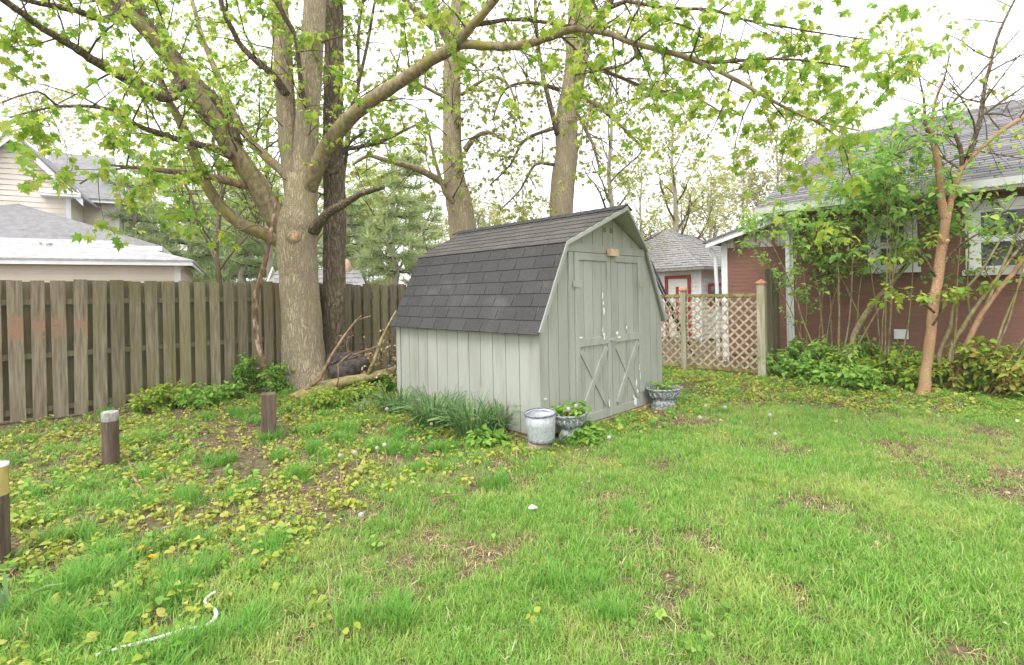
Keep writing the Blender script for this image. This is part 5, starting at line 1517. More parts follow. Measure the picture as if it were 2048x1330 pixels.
# ---- daffodil leaves beside the shed
def straps(name, base, n, H, spread, label, seed, mat, w=.021, group='daffodil clumps'):
    r = random.Random(seed)
    root = empty(name, base, label, 'plant', group)
    mb = MB()
    for _ in range(n):
        a = r.uniform(0, 6.28); q = spread * sqrt(r.random()) * .55
        p = Vector(base) + Vector((cos(a) * q, sin(a) * q, 0)); p.z = float(gz(p.x, p.y)) - .01
        b = a + r.uniform(-.8, .8)
        d = Vector((cos(b), sin(b), 0)); L = H * r.uniform(.7, 1.25); bend = r.uniform(.2, 1.25)
        side = Vector((-d.y, d.x, 0)) * w * r.uniform(.6, 1.1) * .5
        tw = r.uniform(-.5, .5)
        pts = []
        for k in range(6):
            t = k / 5
            c = p + d * (L * (bend * t * t * .75 + .05 * t)) + Vector((0, 0, L * (t - .45 * bend * t * t * t)))
            sd = side * (1 - .75 * t ** 3) + Vector((0, 0, side.length * tw * t))
            pts += [c - sd, c + sd]
        mb.add(pts, [(2 * k, 2 * k + 1, 2 * k + 3, 2 * k + 2) for k in range(5)])
    part('leaves', mb, mat, root, True, kind='stuff')


cl = [(945, 872, 190, .47, .40, 'daffodil leaf clump beside the shed wall, nearest the bucket'), (870, 855, 200, .50, .42, 'large daffodil leaf clump in the middle of the shed wall'), (795, 830, 120, .44, .32, 'smaller daffodil leaf clump at the far end of the shed wall'), (992, 868, 60, .42, .20, 'thin daffodil clump closest to the shed corner'),
      (722, 828, 12, .30, .12, 'few thin strap leaves left of the daffodils')]
for i, (u, v, n_, H, sp_, lb) in enumerate(cl):
    straps('daffodil_clump', GR(u, v), n_, H, sp_, lb, 140 + i, M['strap'])
straps('daffodil_clump', GR(12, 1245), 8, .26, .10, 'strap leaves in the lower left corner', 160, M['strap'])

# ================================================================== YARD OBJECTS
# short posts
p = GR(537, 876)
pst = empty('garden_post', p, 'square brown wooden post in front of the big maple', 'post', 'short garden posts')
pm = MB().box(-.075, .075, -.075, .075, -.1, .50, Matrix.Translation(p) @ Matrix.Rotation(.5, 4, 'Z') @ Matrix.Rotation(.02, 4, 'Y'))
o = part('shaft', pm, M['post'], pst)
bv = o.modifiers.new('bevel', 'BEVEL'); bv.width = .008; bv.segments = 2
p = GR(222, 932)
pst = empty('garden_post', p, 'round brown post with a grey weathered top near the fence', 'post', 'short garden posts')
part('shaft', MB().lathe([(.068, -.1), (.066, .43)], 20, (p.x, p.y)).add([], []), M['post'], pst, True)
pst.children[0].location.z = 0
cpz = p.z
o = pst.children[0]
o.data.transform(Matrix.Translation((0, 0, cpz)))
o = part('weathered_top', MB().lathe([(.067, cpz + .43), (.068, cpz + .50), (.066, cpz + .515), (.055, cpz + .52), (.001, cpz + .50)], 20, (p.x, p.y)), M['post_grey'], pst, True)
p = GR(-8, 1122)
pst = empty('garden_post', p, 'brown post with a yellow painted top at the left edge', 'post', 'short garden posts')
part('shaft', MB().lathe([(.068, p.z - .1), (.064, p.z + .40)], 20, (p.x, p.y)), M['post'], pst, True)
part('yellow_band', MB().lathe([(.0645, p.z + .40), (.064, p.z + .575)], 20, (p.x, p.y)), M['post_yellow'], pst, True)
part('white_cap', MB().lathe([(.066, p.z + .572), (.066, p.z + .588), (.001, p.z + .592)], 20, (p.x, p.y)), M['white_paint'], pst, True)

# galvanised bucket on a stump
q = W(1083, 880, 5.02)
gq = float(gz(q.x, q.y))
stump = empty('log_stump', (q.x, q.y, gq), 'short brown log stump under the galvanised bucket', 'stump')
part('wood', MB().tube([(q.x - .03, q.y, gq - .05), (q.x - .028, q.y, gq + .02), (q.x - .02, q.y, q.z - .012)], [.125, .12, .115], 16, True, .12), M['sill_wood'], stump, True)
part('bark', MB().tube([(q.x - .03, q.y, gq - .05), (q.x - .02, q.y, q.z - .03)], [.135, .128], 16, False, .12), M['bark'], stump, True)
bk_ = empty('metal_bucket', q, 'dented galvanised bucket standing on a stump at the shed corner', 'bucket', rz=.3)
bk_.rotation_euler = (0.03, -0.05, .3)
part('body', MB().lathe([(.001, .004), (.125, .004), (.132, .012), (.135, .03), (.148, .16), (.156, .275), (.150, .275), (.143, .16), (.128, .03), (.001, .02)], 28), M['galv'], bk_, True, local=True)
part('rim', MB().lathe([(.154, .268), (.164, .270), (.166, .280), (.160, .288), (.152, .284)], 28), M['galv_rim'], bk_, True, local=True)
part('base_ring', MB().lathe([(.131, .0), (.137, .004), (.139, .022), (.137, .03)], 28), M['galv_rim'], bk_, True, local=True)
hb_ = MB().tube([(.160 * cos(a), .160 * sin(a) * .94 - .012, .272 - .02 * abs(cos(a)) + .0) for a in np.linspace(0.05, pi - .05, 12)], [.004] * 12, 6)
part('handle', hb_, M['galv_rim'], bk_, True, local=True)


# urn planters
def urn(c, rz, w, label, seed):
    root = empty('urn_planter', c, label, 'planter', 'urn planters', rz=rz)
    sy = .72
    body = MB().lathe([(.001, .03), (.10 * w, .03), (.17 * w, .06), (.22 * w, .11), (.245 * w, .165), (.25 * w, .18), (.232 * w, .18), (.20 * w, .12), (.001, .11)], 28, sx=1.0, sy=sy)
    part('bowl', body, M['urn'], root, True, local=True)
    # fluted ornament round the bowl
    for k in range(14):
        a = 2 * pi * k / 14
        pts = [(cos(a) * r_ * w, sin(a) * r_ * w * sy, z_) for r_, z_ in ((.172, .062), (.222, .11), (.246, .160))]
        part('flute', MB().tube(pts, [.008, .014, .009], 6), M['urn'], root, True, local=True)
    part('rim', MB().lathe([(.243 * w, .176), (.272 * w, .182), (.280 * w, .198), (.262 * w, .208), (.236 * w, .204), (.232 * w, .180)], 28, sx=1.0, sy=sy), M['urn_dark'], root, True, local=True)
    part('foot', MB().lathe([(.001, -.12), (.205 * w, -.12), (.205 * w, -.02), (.19 * w, 0.0), (.16 * w, .05), (.001, .05)], 24, sx=1.0, sy=sy), M['urn_dark'], root, True, local=True)
    part('soil', MB().lathe([(.234 * w, .172), (.12 * w, .185), (.001, .188)], 20, sx=1.0, sy=sy), M['soil'], root, True, local=True)
    return root


c1 = W(1143, 850, 5.36); c1.z = .01
urn(c1, pi / 4 - .1, .76, 'flaking urn planter full of dandelions at the left of the shed doors', 1)
c2 = W(1329, 808, 6.72); c2.z = .0
urn(c2, pi / 4 - .5, .92, 'flaking urn planter right of the shed doors', 2)


def in_pot(c, w, n, label, seed):
    r = random.Random(seed)
    t = Tree(seed)
    root = empty('potted_weeds', c + Vector((0, 0, .185)), label, 'plant', 'weeds in the planters')
    for _ in range(n):
        a = r.uniform(0, 6.28); q = r.random() * .2 * w
        p = c + Vector((cos(a) * q, sin(a) * q * .8, .18))
        t.grow(p, Vector((cos(a) * .6, sin(a) * .6, 1)), r.uniform(.05, .13), .004, 0, 2, .06, .02, .2, 0, 3, .2)
    t.finish(root, OVATE, M['weed'], M['stem'])


in_pot(c1, .85, 34, 'dandelion leaves growing in the left urn', 171)
in_pot(c2, .85, 12, 'sparse leaves growing in the right urn', 172)

# black log on the brush pile, mossy fallen branch, sticks
lg = W(700, 742, 7.9)
lb_ = Vector((lg.x, lg.y, float(gz(lg.x, lg.y))))
log = empty('charred_log', lb_, 'blackened log with an orange cut end behind the mossy branch', 'log')
e0, e1 = W(660, 752, 7.75), W(738, 725, 8.0)
part('wood', MB().tube([e0.lerp(e1, t) for t in (0, .04, .2, .4, .6, .8, 1)], [.11, .155, .165, .15, .145, .12, .115], 13, True, .34), M['black_log'], log, True)
ax = (e1 - e0).normalized()
part('cut_end', MB().tube([e1 + ax * .001, e1 + ax * .012], [.098, .095], 12, True, .1), M['cut_wood'], log, True)
e0, e1 = W(652, 722, 8.15), W(715, 716, 8.2)
lg2 = empty('charred_log', (e0.x, e0.y, 0.1), 'dark broken log lying behind the larger blackened log', 'log')
part('wood', MB().tube([e0.lerp(e1, t) for t in (0, .1, .5, .9, 1)], [.07, .12, .12, .11, .08], 10, True, .2), M['black_log'], lg2, True)

t8 = Tree(81)
fb = W(560, 800, 7.4)
fbr = empty('fallen_branch', (fb.x, fb.y, float(gz(fb.x, fb.y))), 'long mossy fallen branch lying from the maple to behind the shed', 'branch', 'dead branches')
limb(t8, fbr, [(545, 806, 7.35, 16), (590, 796, 7.4, 22), (630, 780, 7.5, 26), (670, 768, 7.6, 22), (720, 757, 7.75, 18), (760, 748, 7.95, 17), (800, 738, 8.2, 15), (850, 728, 8.5, 12)], M['moss_wood'], 10, .15, 'limb')
limb(t8, fbr, [(735, 752, 7.8, 10), (748, 722, 7.85, 8), (764, 678, 7.9, 7), (777, 652, 8.0, 5), (792, 622, 8.1, 4)], M['moss_wood'], 8, .25, 'limb', sub=1)
limb(t8, fbr, [(600, 790, 7.4, 6), (640, 757, 7.45, 8), (662, 712, 7.5, 6), (689, 672, 7.55, 5), (713, 641, 7.6, 4), (742, 632, 7.6, 2)], M['dead_wood'], 7, .25, 'limb', sub=1)
limb(t8, fbr, [(712, 643, 7.6, 3), (720, 634, 7.58, 3), (724, 630, 7.58, 2)], M['dead_wood'], 5, .2, 'limb', sub=1)
limb(t8, fbr, [(672, 775, 7.4, 3), (677, 760, 7.4, 3), (677, 728, 7.4, 3), (690, 716, 7.4, 3), (703, 706, 7.4, 2)], M['dead_wood'], 6, .2, 'limb', sub=1)
limb(t8, fbr, [(705, 710, 7.7, 3), (745, 697, 7.8, 3), (765, 690, 7.9, 2)], M['dead_wood'], 5, .15, 'limb')
t8.finish(fbr, OVATE, M['litter'], M['twig'])
t9 = Tree(82)
hd = W(545, 790, 7.5)
hbr = empty('hanging_branch', (hd.x, hd.y, float(gz(hd.x, hd.y))), 'curved peeling dead branch hanging from the maple in front of the fence', 'branch', 'dead branches')
limb(t9, hbr, [(546, 792, 7.55, 9), (535, 745, 7.5, 10), (518, 690, 7.5, 10), (511, 635, 7.5, 11), (512, 600, 7.5, 11), (520, 560, 7.5, 10), (535, 505, 7.5, 9), (541, 470, 7.5, 8), (548, 430, 7.55, 6), (556, 390, 7.6, 4)], M['dead_dark'], 8, .2, 'limb')
limb(t9, hbr, [(541, 480, 7.5, 4), (520, 450, 7.45, 3), (480, 460, 7.4, 3), (430, 470, 7.3, 2)], M['dead_wood'], 5, .2, 'limb')
t9.finish(hbr, OVATE, M['litter'], M['twig'])
# tangle of dry brush behind the shed corner
t10 = Tree(83)
br = W(780, 720, 8.3)
brush = empty('brush_pile', (br.x, br.y, float(gz(br.x, br.y))), 'tangle of dry brown twigs between log and shed corner', 'brush')
for k in range(46):
    u = t10.r.uniform(690, 812); v = t10.r.uniform(700, 752)
    p = W(u, v, t10.r.uniform(8.0, 8.5)); p.z = max(p.z, .04)
    t10.grow(p, Vector((t10.r.gauss(0, 1), t10.r.gauss(0, .6), t10.r.uniform(-.3, .6))), t10.r.uniform(.25, .6), .006, 1, 1, .06, -.05, .3, 2, 3, .3)
t10.finish(brush, OVATE, M['litter'], M['dead_wood'])
part('mound', MB().tube([W(640, 775, 8.3), W(690, 758, 8.3), W(740, 750, 8.35), W(800, 742, 8.4)], [.02, .16, .18, .05], 10, True, .3), M['soil'], brush, True)
hz_ = [W(772, 736, 7.95), W(785, 731, 8.0), W(800, 728, 8.1), W(830, 726, 8.3)]
solo('garden_hose', MB().tube(hz_, [.014] * 4, 8), M['hose'], hz_[0], 'short length of teal hose by the shed corner', 'hose', smooth=True)

# white cord in the foreground, bare root, sticks
ck = [(192, 1332), (250, 1314), (300, 1300), (340, 1288), (375, 1277), (405, 1270), (425, 1258), (433, 1244), (428, 1232), (414, 1224), (410, 1215), (420, 1204), (431, 1197)]
cp_ = [(GR(u, v) + Vector((0, 0, .035 if i > 4 else .045)), .0095 if 3 < i < 9 else .007) for i, (u, v) in enumerate(ck)]
cp_ = spline(cp_, 4)
solo('garden_rope', MB().tube([p for p, _ in cp_], [r for _, r in cp_], 8), M['rope'], cp_[-1][0], 'white rope snaking through the grass in the foreground', 'rope', smooth=True)
rt = [(246, 905), (258, 930), (270, 965), (285, 988), (305, 1008), (318, 1030)]
rp = spline([(GR(u, v) + Vector((0, 0, .03)), .013 * (1 - .1 * i)) for i, (u, v) in enumerate(rt)], 3)
solo('bare_root', MB().tube([p for p, _ in rp], [r for _, r in rp], 7, True, .2), M['dead_wood'], rp[0][0], 'thin pale root running from the grey topped post', 'root', smooth=True)
rt = [(1028, 880), (1032, 905), (1034, 925), (1033, 946)]
rp = spline([(GR(u, v) + Vector((0, 0, .06 - .015 * i)), .012) for i, (u, v) in enumerate(rt)], 3)
solo('bent_stick', MB().tube([p for p, _ in rp], [r * .6 for _, r in rp], 7, True, .2), M['dead_dark'], rp[-1][0], 'short crooked stick in the soil below the bucket', 'stick', smooth=True)
for i, (u, v, a, L, lb) in enumerate(((1440, 790, 2.2, .5, 'dead stick on the weeds right of the planter'), (1210, 860, .6, .2, 'little stick in front of the shed doors'), (860, 1010, .3, .25, 'small twig on the lawn centre'), (560, 1050, .9, .3, 'small twig on the bare soil at left'))):
    g = GR(u, v) + Vector((0, 0, .03))
    d = Vector((cos(a), sin(a), .05)) * L
    solo('fallen_twig', MB().tube([g, g + d * .5 + Vector((0, .02, .01)), g + d], [.007, .006, .004], 6, True, .2), M['dead_wood'], g, lb, 'twig', 'fallen twigs')
g = GR(1065, 1031)
solo('white_feather', MB().tube([g + Vector((-.03, 0, .05)), g + Vector((0, .005, .062)), g + Vector((.035, .0, .055))], [.004, .016, .005], 8, True, .3), M['rope'], g, 'white scrap on the lawn below the bucket', 'scrap')

# ---- dandelions
puff = MB()
gr_ = random.Random(5)
for k in range(90):
    zz = 1 - 2 * (k + .5) / 90; rr = sqrt(1 - zz * zz); a = k * 2.399
    d = Vector((rr * cos(a), rr * sin(a), zz))
    t_ = d.orthogonal().normalized() * .0045; b_v = d.cross(t_)
    c = d * .02
    puff.add([d * .004, c + t_, c + b_v, c - t_, c - b_v], [(1, 2, 3, 4), (0, 1, 3)])
puff_me = puff.mesh('seed_head'); puff_me.materials.append(M['clock'])
yel = MB()
for k in range(40):
    a = k * 2.399; r0 = .018 * sqrt((k + 1) / 40)
    d = Vector((cos(a), sin(a), 0)); s_ = Vector((-d.y, d.x, 0)) * .003
    yel.add([s_ * .5, -s_ * .5, d * r0 - s_ + Vector((0, 0, .007 * (1 - r0 / .02))), d * r0 + s_ + Vector((0, 0, .007 * (1 - r0 / .02)))], [(0, 1, 2, 3)])
yel_me = yel.mesh('flower_head'); yel_me.materials.append(M['yellow'])


def spot(u, v):
    if v < 830 and u < 900: return 'among the daffodil leaves'
    if u > 1260: return 'on the weedy strip right of the shed'
    if u < 500: return 'on the bare soil at the left'
    if v > 1000: return 'on the lawn centre'
    if u > 1020: return 'by the bucket and urn'
    return 'in the tall grass below the daffodils'


_seen_lab = {}
ORD = ['leftmost', 'second', 'third', 'fourth', 'fifth', 'sixth', 'seventh', 'eighth', 'ninth']


def dandelion(u, v, h, kind, d=None, z=None):
    """(u, v) is where the head shows"""
    if d is None:
        r = ray(u, v); zz = h - .06
        dd = (zz - CAMH) / r.z
        top = Vector((0, 0, CAMH)) + r * dd
        foot = Vector((top.x + gr_.uniform(-.02, .02), top.y + gr_.uniform(-.02, .02), 0)); foot.z = float(gz(foot.x, foot.y)) - .01
    else:
        top = W(u, v, d); foot = Vector((top.x, top.y, z))
    kindname = 'white dandelion clock on a thin bare stem' if kind == 'clock' else 'yellow dandelion flower low in the grass'
    kindname = kindname.split(' on a')[0].split(' low')[0] + ' ' + spot(u, v)
    k_l = _seen_lab.get(kindname, 0); _seen_lab[kindname] = k_l + 1
    kindname += ', %s from the left' % ORD[k_l] if k_l else ', leftmost one'
    root = empty('dandelion', foot, kindname, 'flower', 'dandelion clocks' if kind == 'clock' else 'yellow dandelions')
    part('stem', MB().tube([foot, foot.lerp(top, .5) + Vector((.006, 0, 0)), top], [.0035, .003, .0025], 5, False), M['stem'], root, True)
    o = bpy.data.objects.new('seed_head' if kind == 'clock' else 'flower_head', puff_me if kind == 'clock' else yel_me)
    COL.objects.link(o); o.parent = root
    o.location = top - foot
    s_ = gr_.uniform(.85, 1.2) if kind == 'clock' else gr_.uniform(.85, 1.15); o.scale = (s_, s_, s_)
    o.rotation_euler = (gr_.uniform(-.3, .3), gr_.uniform(-.3, .3), gr_.uniform(0, 6))


DAN = [(u, v, h, 'clock', None, None) for u, v, h in ((680, 911, .22), (710, 905, .22), (754, 896, .20), (769, 890, .21), (774, 818, .14), (946, 838, .22), (863, 848, .12), (877, 840, .12), (796, 811, .12), (1218, 875, .12), (722, 1030, .12), (1066, 865, .1),
                (1450, 815, .1), (1550, 868, .1), (1411, 812, .12), (1400, 835, .1), (1540, 830, .08))]
DAN += [(1091, 799, 0, 'clock', 5.25, .0), (1152, 812, 0, 'clock', 5.2, .2), (1137, 818, 0, 'clock', 5.2, .2), (1325, 771, 0, 'clock', 6.7, .2)]
DAN += [(u, v, h, 'yellow', None, None) for u, v, h in ((727, 919, .13), (757, 944, .07), (718, 879, .12), (304, 1112, .06), (342, 1106, .06), (282, 1095, .05), (321, 937, .06), (742, 840, .08), (1300, 832, .09), (1332, 815, .08), (1382, 823, .07), (1450, 865, .07), (1533, 862, .07), (785, 800, .08), (1290, 858, .05), (1240, 930, .04))]
for a in sorted(DAN):
    dandelion(*a)


# ================================================================== GRASS AND GROUND COVER
def variants(name, makers, mat):
    col = bpy.data.collections.new(name)
    for i, mk in enumerate(makers):
        me = mk(i); me.materials.append(mat)
        ob = bpy.data.objects.new('%s_variant_%02d' % (name, i), me)
        col.objects.link(ob)
    return col


def gn_scatter(name, P, rot, scale, idx, col, label, cat):
    me = bpy.data.meshes.new(name)
    N = len(P)
    me.vertices.add(N)
    me.vertices.foreach_set('co', np.ascontiguousarray(P, dtype=np.float32).ravel())
    at = me.attributes.new('rot', 'FLOAT_VECTOR', 'POINT'); at.data.foreach_set('vector', np.ascontiguousarray(rot, dtype=np.float32).ravel())
    at = me.attributes.new('scl', 'FLOAT', 'POINT'); at.data.foreach_set('value', np.ascontiguousarray(scale, dtype=np.float32))
    at = me.attributes.new('idx', 'INT', 'POINT'); at.data.foreach_set('value', np.ascontiguousarray(idx, dtype=np.int32))
    me.update()
    o = bpy.data.objects.new(name, me); COL.objects.link(o)
    ng = bpy.data.node_groups.new(name + '_scatter', 'GeometryNodeTree')
    ng.interface.new_socket('Geometry', in_out='INPUT', socket_type='NodeSocketGeometry')
    ng.interface.new_socket('Geometry', in_out='OUTPUT', socket_type='NodeSocketGeometry')
    n, l = ng.nodes, ng.links
    gi, go = n.new('NodeGroupInput'), n.new('NodeGroupOutput')
    ci = n.new('GeometryNodeCollectionInfo'); ci.inputs['Collection'].default_value = col
    ci.inputs['Separate Children'].default_value = True; ci.inputs['Reset Children'].default_value = True
    ip = n.new('GeometryNodeInstanceOnPoints'); ip.inputs['Pick Instance'].default_value = True

    def attr(nm, dt):
        a = n.new('GeometryNodeInputNamedAttribute'); a.data_type = dt; a.inputs['Name'].default_value = nm
        return [s for s in a.outputs if s.enabled and s.name == 'Attribute'][0]
    l.new(gi.outputs[0], ip.inputs['Points']); l.new(ci.outputs[0], ip.inputs['Instance'])
    l.new(attr('rot', 'FLOAT_VECTOR'), ip.inputs['Rotation']); l.new(attr('scl', 'FLOAT'), ip.inputs['Scale']); l.new(attr('idx', 'INT'), ip.inputs['Instance Index'])
    l.new(ip.outputs[0], go.inputs[0])
    md = o.modifiers.new('scatter', 'NODES'); md.node_group = ng
    return tag(o, label, cat, kind='stuff')


def blades(n, R, h, w, bend, seed):
    r = random.Random(seed)
    mb = MB()
    for _ in range(n):
        a = r.uniform(0, 6.28); q = R * sqrt(r.random())
        p = Vector((cos(a) * q, sin(a) * q, -.006))
        b = r.uniform(0, 6.28); d = Vector((cos(b), sin(b), 0)); L = h * r.uniform(.55, 1.25); bd = bend * r.uniform(.3, 1.3)
        sd = Vector((-d.y, d.x, 0)) * (w * r.uniform(.7, 1.2) / 2)
        pts = []
        for t in (0, .45, .8):
            c = p + d * (L * bd * t * t) + Vector((0, 0, L * (t - .35 * bd * t * t)))
            pts += [c - sd * (1 - .45 * t), c + sd * (1 - .45 * t)]
        pts.append(p + d * (L * bd) + Vector((0, 0, L * (1 - .4 * bd))))
        mb.add(pts, [(0, 1, 3, 2), (2, 3, 5, 4), (4, 5, 6)])
    return mb.mesh('blades', True)


# how much lawn: a boundary from the near left, round the shed, to the house bed
BND = np.array([(-1.75, 0.0), (-1.55, 2.06), (-1.25, 3.6), (-.25, 4.7), (.75, 4.95), (1.9, 6.15), (3.5, 6.6), (5.0, 6.2), (6.1, 5.75), (9.5, 4.6)])


def lawn_side(x, y):
    """signed distance to the boundary, positive on the lawn"""
    best = np.full(x.shape, 1e9); sign = np.zeros(x.shape)
    for (x0, y0), (x1, y1) in zip(BND, BND[1:]):
        dx, dy = x1 - x0, y1 - y0
        t = np.clip(((x - x0) * dx + (y - y0) * dy) / (dx * dx + dy * dy), 0, 1)
        ex, ey = x - x0 - t * dx, y - y0 - t * dy
        d = np.hypot(ex, ey)
        s_ = np.sign(dy * (x - x0) - dx * (y - y0))
        m_ = d < best
        best = np.where(m_, d, best); sign = np.where(m_, s_, sign)
    return best * sign


bare = [(1000, 935, .35), (1040, 965, .25), (1250, 1000, .28), (1290, 1100, .30), (1900, 958, .42), (2000, 955, .35), (1800, 905, .25), (1420, 1090, .22), (1650, 1010, .2), (1760, 1075, .18), (720, 985, .30), (640, 1005, .2), (960, 1120, .16), (1480, 820, .3), (1330, 850, .22),
        (560, 1075, .25), (480, 1090, .2), (200, 1235, .25), (330, 1230, .25), (60, 1140, .25), (1600, 1200, .12), (430, 1150, .15), (690, 1040, .15), (1560, 900, .25), (870, 1080, .12), (610, 1250, .15), (820, 1190, .12)]
BARE = [(GR(u, v), r) for u, v, r in bare]


def bareness(x, y):
    b = np.zeros(x.shape)
    wob = (vnoise(x, y, 5, 3, 2) - .5) * .9
    for p, r in BARE:
        d = np.hypot(x - p.x, (y - p.y) * .8) / r + wob
        b = np.maximum(b, np.clip(1.5 - d * 1.1, 0, 1))
    return b


def in_shed(x, y):
    lx = ((x - .29) + (y - 5.30)) * .7071; ly = (-(x - .29) + (y - 5.30)) * .7071
    return (lx > -.03) & (lx < S_W + .03) & (ly > -.06) & (ly < S_L + .03)


def points(dens, ymax=10.5):
    """random points in the part of the yard in view, denser near the camera"""
    P = []
    for y0 in np.arange(1.2, ymax, .3):
        half = (y0 + .3) * 1.12 + .5
        n_ = int(dens(y0) * .3 * 2 * half)
        x = nrg.uniform(-half, half, n_); y = nrg.uniform(y0, y0 + .3, n_)
        P.append(np.stack([x, y], 1))
    P = np.concatenate(P); x, y = P[:, 0], P[:, 1]
    ok = ~in_shed(x, y) & ((y - x) < 12.05) & ((x + y) < 14.75) & ~((x + y > 13.3) & (y - x > 4.6))
    return x[ok], y[ok]


# lawn
gcol = variants('lawn_grass', [lambda i: blades(18, .05, .062, .0043, .75, 300 + i), lambda i: blades(18, .055, .072, .0042, .65, 310 + i), lambda i: blades(17, .055, .052, .0046, .95, 320 + i), lambda i: blades(19, .055, .066, .004, .85, 330 + i), lambda i: blades(14, .05, .080, .0044, .55, 340 + i)], M['grass'])
x, y = points(lambda d: 1500 if d < 3 else (1150 if d < 4.5 else (850 if d < 6.5 else 600)))
sd = lawn_side(x, y)
nz = vnoise(x, y, 2.2, 1, 3); nz2 = vnoise(x, y, .9, 2, 2)
dn = np.clip(.5 + sd / .7 + (nz - .5) * 1.4, 0, 1)
patchy = np.clip((nz - .38) * 6.0, .04, 1) * np.clip((nz2 - .30) * 4, .25, 1)
dens = dn * np.clip(.42 + (nz - .30) * 2.6, .12, 1) + (1 - dn) * patchy * .40
dens *= 1 - .72 * bareness(x, y)
dens *= np.where((y - x) > 10.8, .25, 1)
keep = nrg.random(len(x)) < dens
x, y = x[keep], y[keep]
N = len(x)
P = np.stack([x, y, gz(x, y)], 1)
rot = np.stack([nrg.normal(0, .10, N), nrg.normal(0, .10, N), nrg.uniform(0, 6.28, N)], 1)
scl = (.40 + 1.0 * vnoise(x, y, 1.6, 5, 3)) * nrg.uniform(.75, 1.25, N)
gn_scatter('lawn_grass', P, rot, scl, nrg.integers(0, 5, N), gcol, 'short patchy green lawn grass over the yard', 'grass')

# darker tufts
tcol = variants('grass_tufts', [lambda i: blades(60, .05, .13, .005, .75, 400 + i), lambda i: blades(70, .06, .15, .005, .65, 410 + i), lambda i: blades(50, .05, .11, .005, .9, 420 + i)], M['tuft'])
tp = [(370, 1170, 5), (255, 1012, 4), (640, 905, 5), (520, 1100, 3), (395, 1092, 3), (440, 930, 4), (690, 880, 6), (760, 900, 6), (830, 905, 5), (560, 920, 4), (620, 870, 4), (700, 860, 5), (850, 940, 4), (230, 1120, 6), (150, 1080, 4), (200, 1150, 6), (100, 1210, 5), (260, 1230, 5), (90, 1290, 4), (180, 1290, 5), (1140, 1190, 3), (1180, 860, 3), (540, 880, 4), (470, 830, 5), (520, 845, 4), (1260, 1030, 3), (900, 900, 5),
      (60, 1000, 3), (330, 900, 3), (400, 1000, 3), (980, 980, 3), (1200, 1240, 3), (780, 1250, 3), (360, 1310, 4), (480, 1270, 3), (590, 960, 4), (500, 990, 3)]
TP = []
for u, v, k in tp:
    c = GR(u, v)
    for _ in range(k * 2):
        TP.append((c.x + nrg.normal(0, .09), c.y + nrg.normal(0, .07)))
xr, yr = points(lambda d: 9)
m_ = (lawn_side(xr, yr) < .6) & ~in_shed(xr, yr) & (vnoise(xr, yr, 2.2, 1, 3) > .45)
TP = np.concatenate([np.array(TP), np.stack([xr[m_], yr[m_]], 1)])
N = len(TP)
gn_scatter('grass_tufts', np.stack([TP[:, 0], TP[:, 1], gz(TP[:, 0], TP[:, 1])], 1), np.stack([nrg.normal(0, .1, N), nrg.normal(0, .1, N), nrg.uniform(0, 6.28, N)], 1), nrg.uniform(.55, 1.15, N), nrg.integers(0, 3, N), tcol, 'taller bright green grass tufts on the bare left side', 'grass')


# yellow-green seedlings
def seedling(i):
    r = random.Random(500 + i)
    mb = MB()
    V0, T0 = OVATE
    k = 4 + i % 5
    for j in range(k):
        a = j * 2 * pi / k + r.uniform(-.5, .5)
        d = np.array([[cos(a), sin(a), r.uniform(-.6, .45)]]); nn = np.array([[r.gauss(0, .5), r.gauss(0, .5), 1.0]])
        R_ = frames(d, nn)
        s_ = r.uniform(.018, .045)
        h = r.uniform(.02, .07)
        V, T = scatter(V0 * np.array([1.35, 1, 1]), T0, np.array([[cos(a) * .012, sin(a) * .012, h]]), R_, [s_])
        mb.add([tuple(v) for v in V], [tuple(int(q) for q in t) for t in T])
        mb.tube([(0, 0, -.005), (cos(a) * .012, sin(a) * .012, h)], [.0018, .0015], 3, False)
    return mb.mesh('seedling', True)


scol = variants('seedlings', [seedling] * 8, M['seedling'])
x, y = points(lambda d: 125)
sd = lawn_side(x, y)
nz = vnoise(x, y, 1.5, 7, 3)
pr = np.where(sd < 0, np.clip((nz - .28) * 3.2, 0, 1), np.clip((nz - .56) * 2.0, 0, 1) * np.clip(.6 - sd * .28, .05, 1))
pr *= np.where((y - x) > 11, .35, 1)
k_ = nrg.random(len(x)) < pr
x, y = x[k_], y[k_]; N = len(x)
gn_scatter('seedlings', np.stack([x, y, gz(x, y)], 1), np.stack([nrg.normal(0, .12, N), nrg.normal(0, .12, N), nrg.uniform(0, 6.28, N)], 1), nrg.uniform(.7, 1.35, N), nrg.integers(0, 8, N), scol, 'yellow green seedlings covering the bare soil', 'ground cover')
# greener low weeds
wcol = variants('low_weeds', [seedling] * 6, M['weed'])
x, y = points(lambda d: 110)
sd = lawn_side(x, y); nz = vnoise(x, y, 1.3, 9, 3)
pr = np.where(sd < .1, np.clip((nz - .38) * 2.6, 0, 1), np.clip((nz - .60) * 3, 0, .5))
right_bed = np.clip((x + y - 10.8) / 1.2, 0, 1)
pr = np.maximum(pr, right_bed * np.clip(1.3 * nz, 0, 1)) * np.where((y - x) > 11, .5, 1)
k_ = nrg.random(len(x)) < pr
x, y = x[k_], y[k_]; N = len(x)
gn_scatter('low_weeds', np.stack([x, y, gz(x, y)], 1), np.stack([nrg.normal(0, .15, N), nrg.normal(0, .15, N), nrg.uniform(0, 6.28, N)], 1), nrg.uniform(.6, 1.3, N), nrg.integers(0, 6, N), wcol, 'low green leafy weeds round the lawn edge', 'ground cover')


# dry leaf litter
def dry(i):
    r = random.Random(600 + i)
    V0, T0 = OVATE
    V = V0 * np.array([.9 if i < 2 else .28, 1 + .5 * (i > 2), 2.2]) + np.array([[0, 0, r.gauss(0, .03)] for _ in V0])
    return np_mesh('dry_leaf', V, T0)


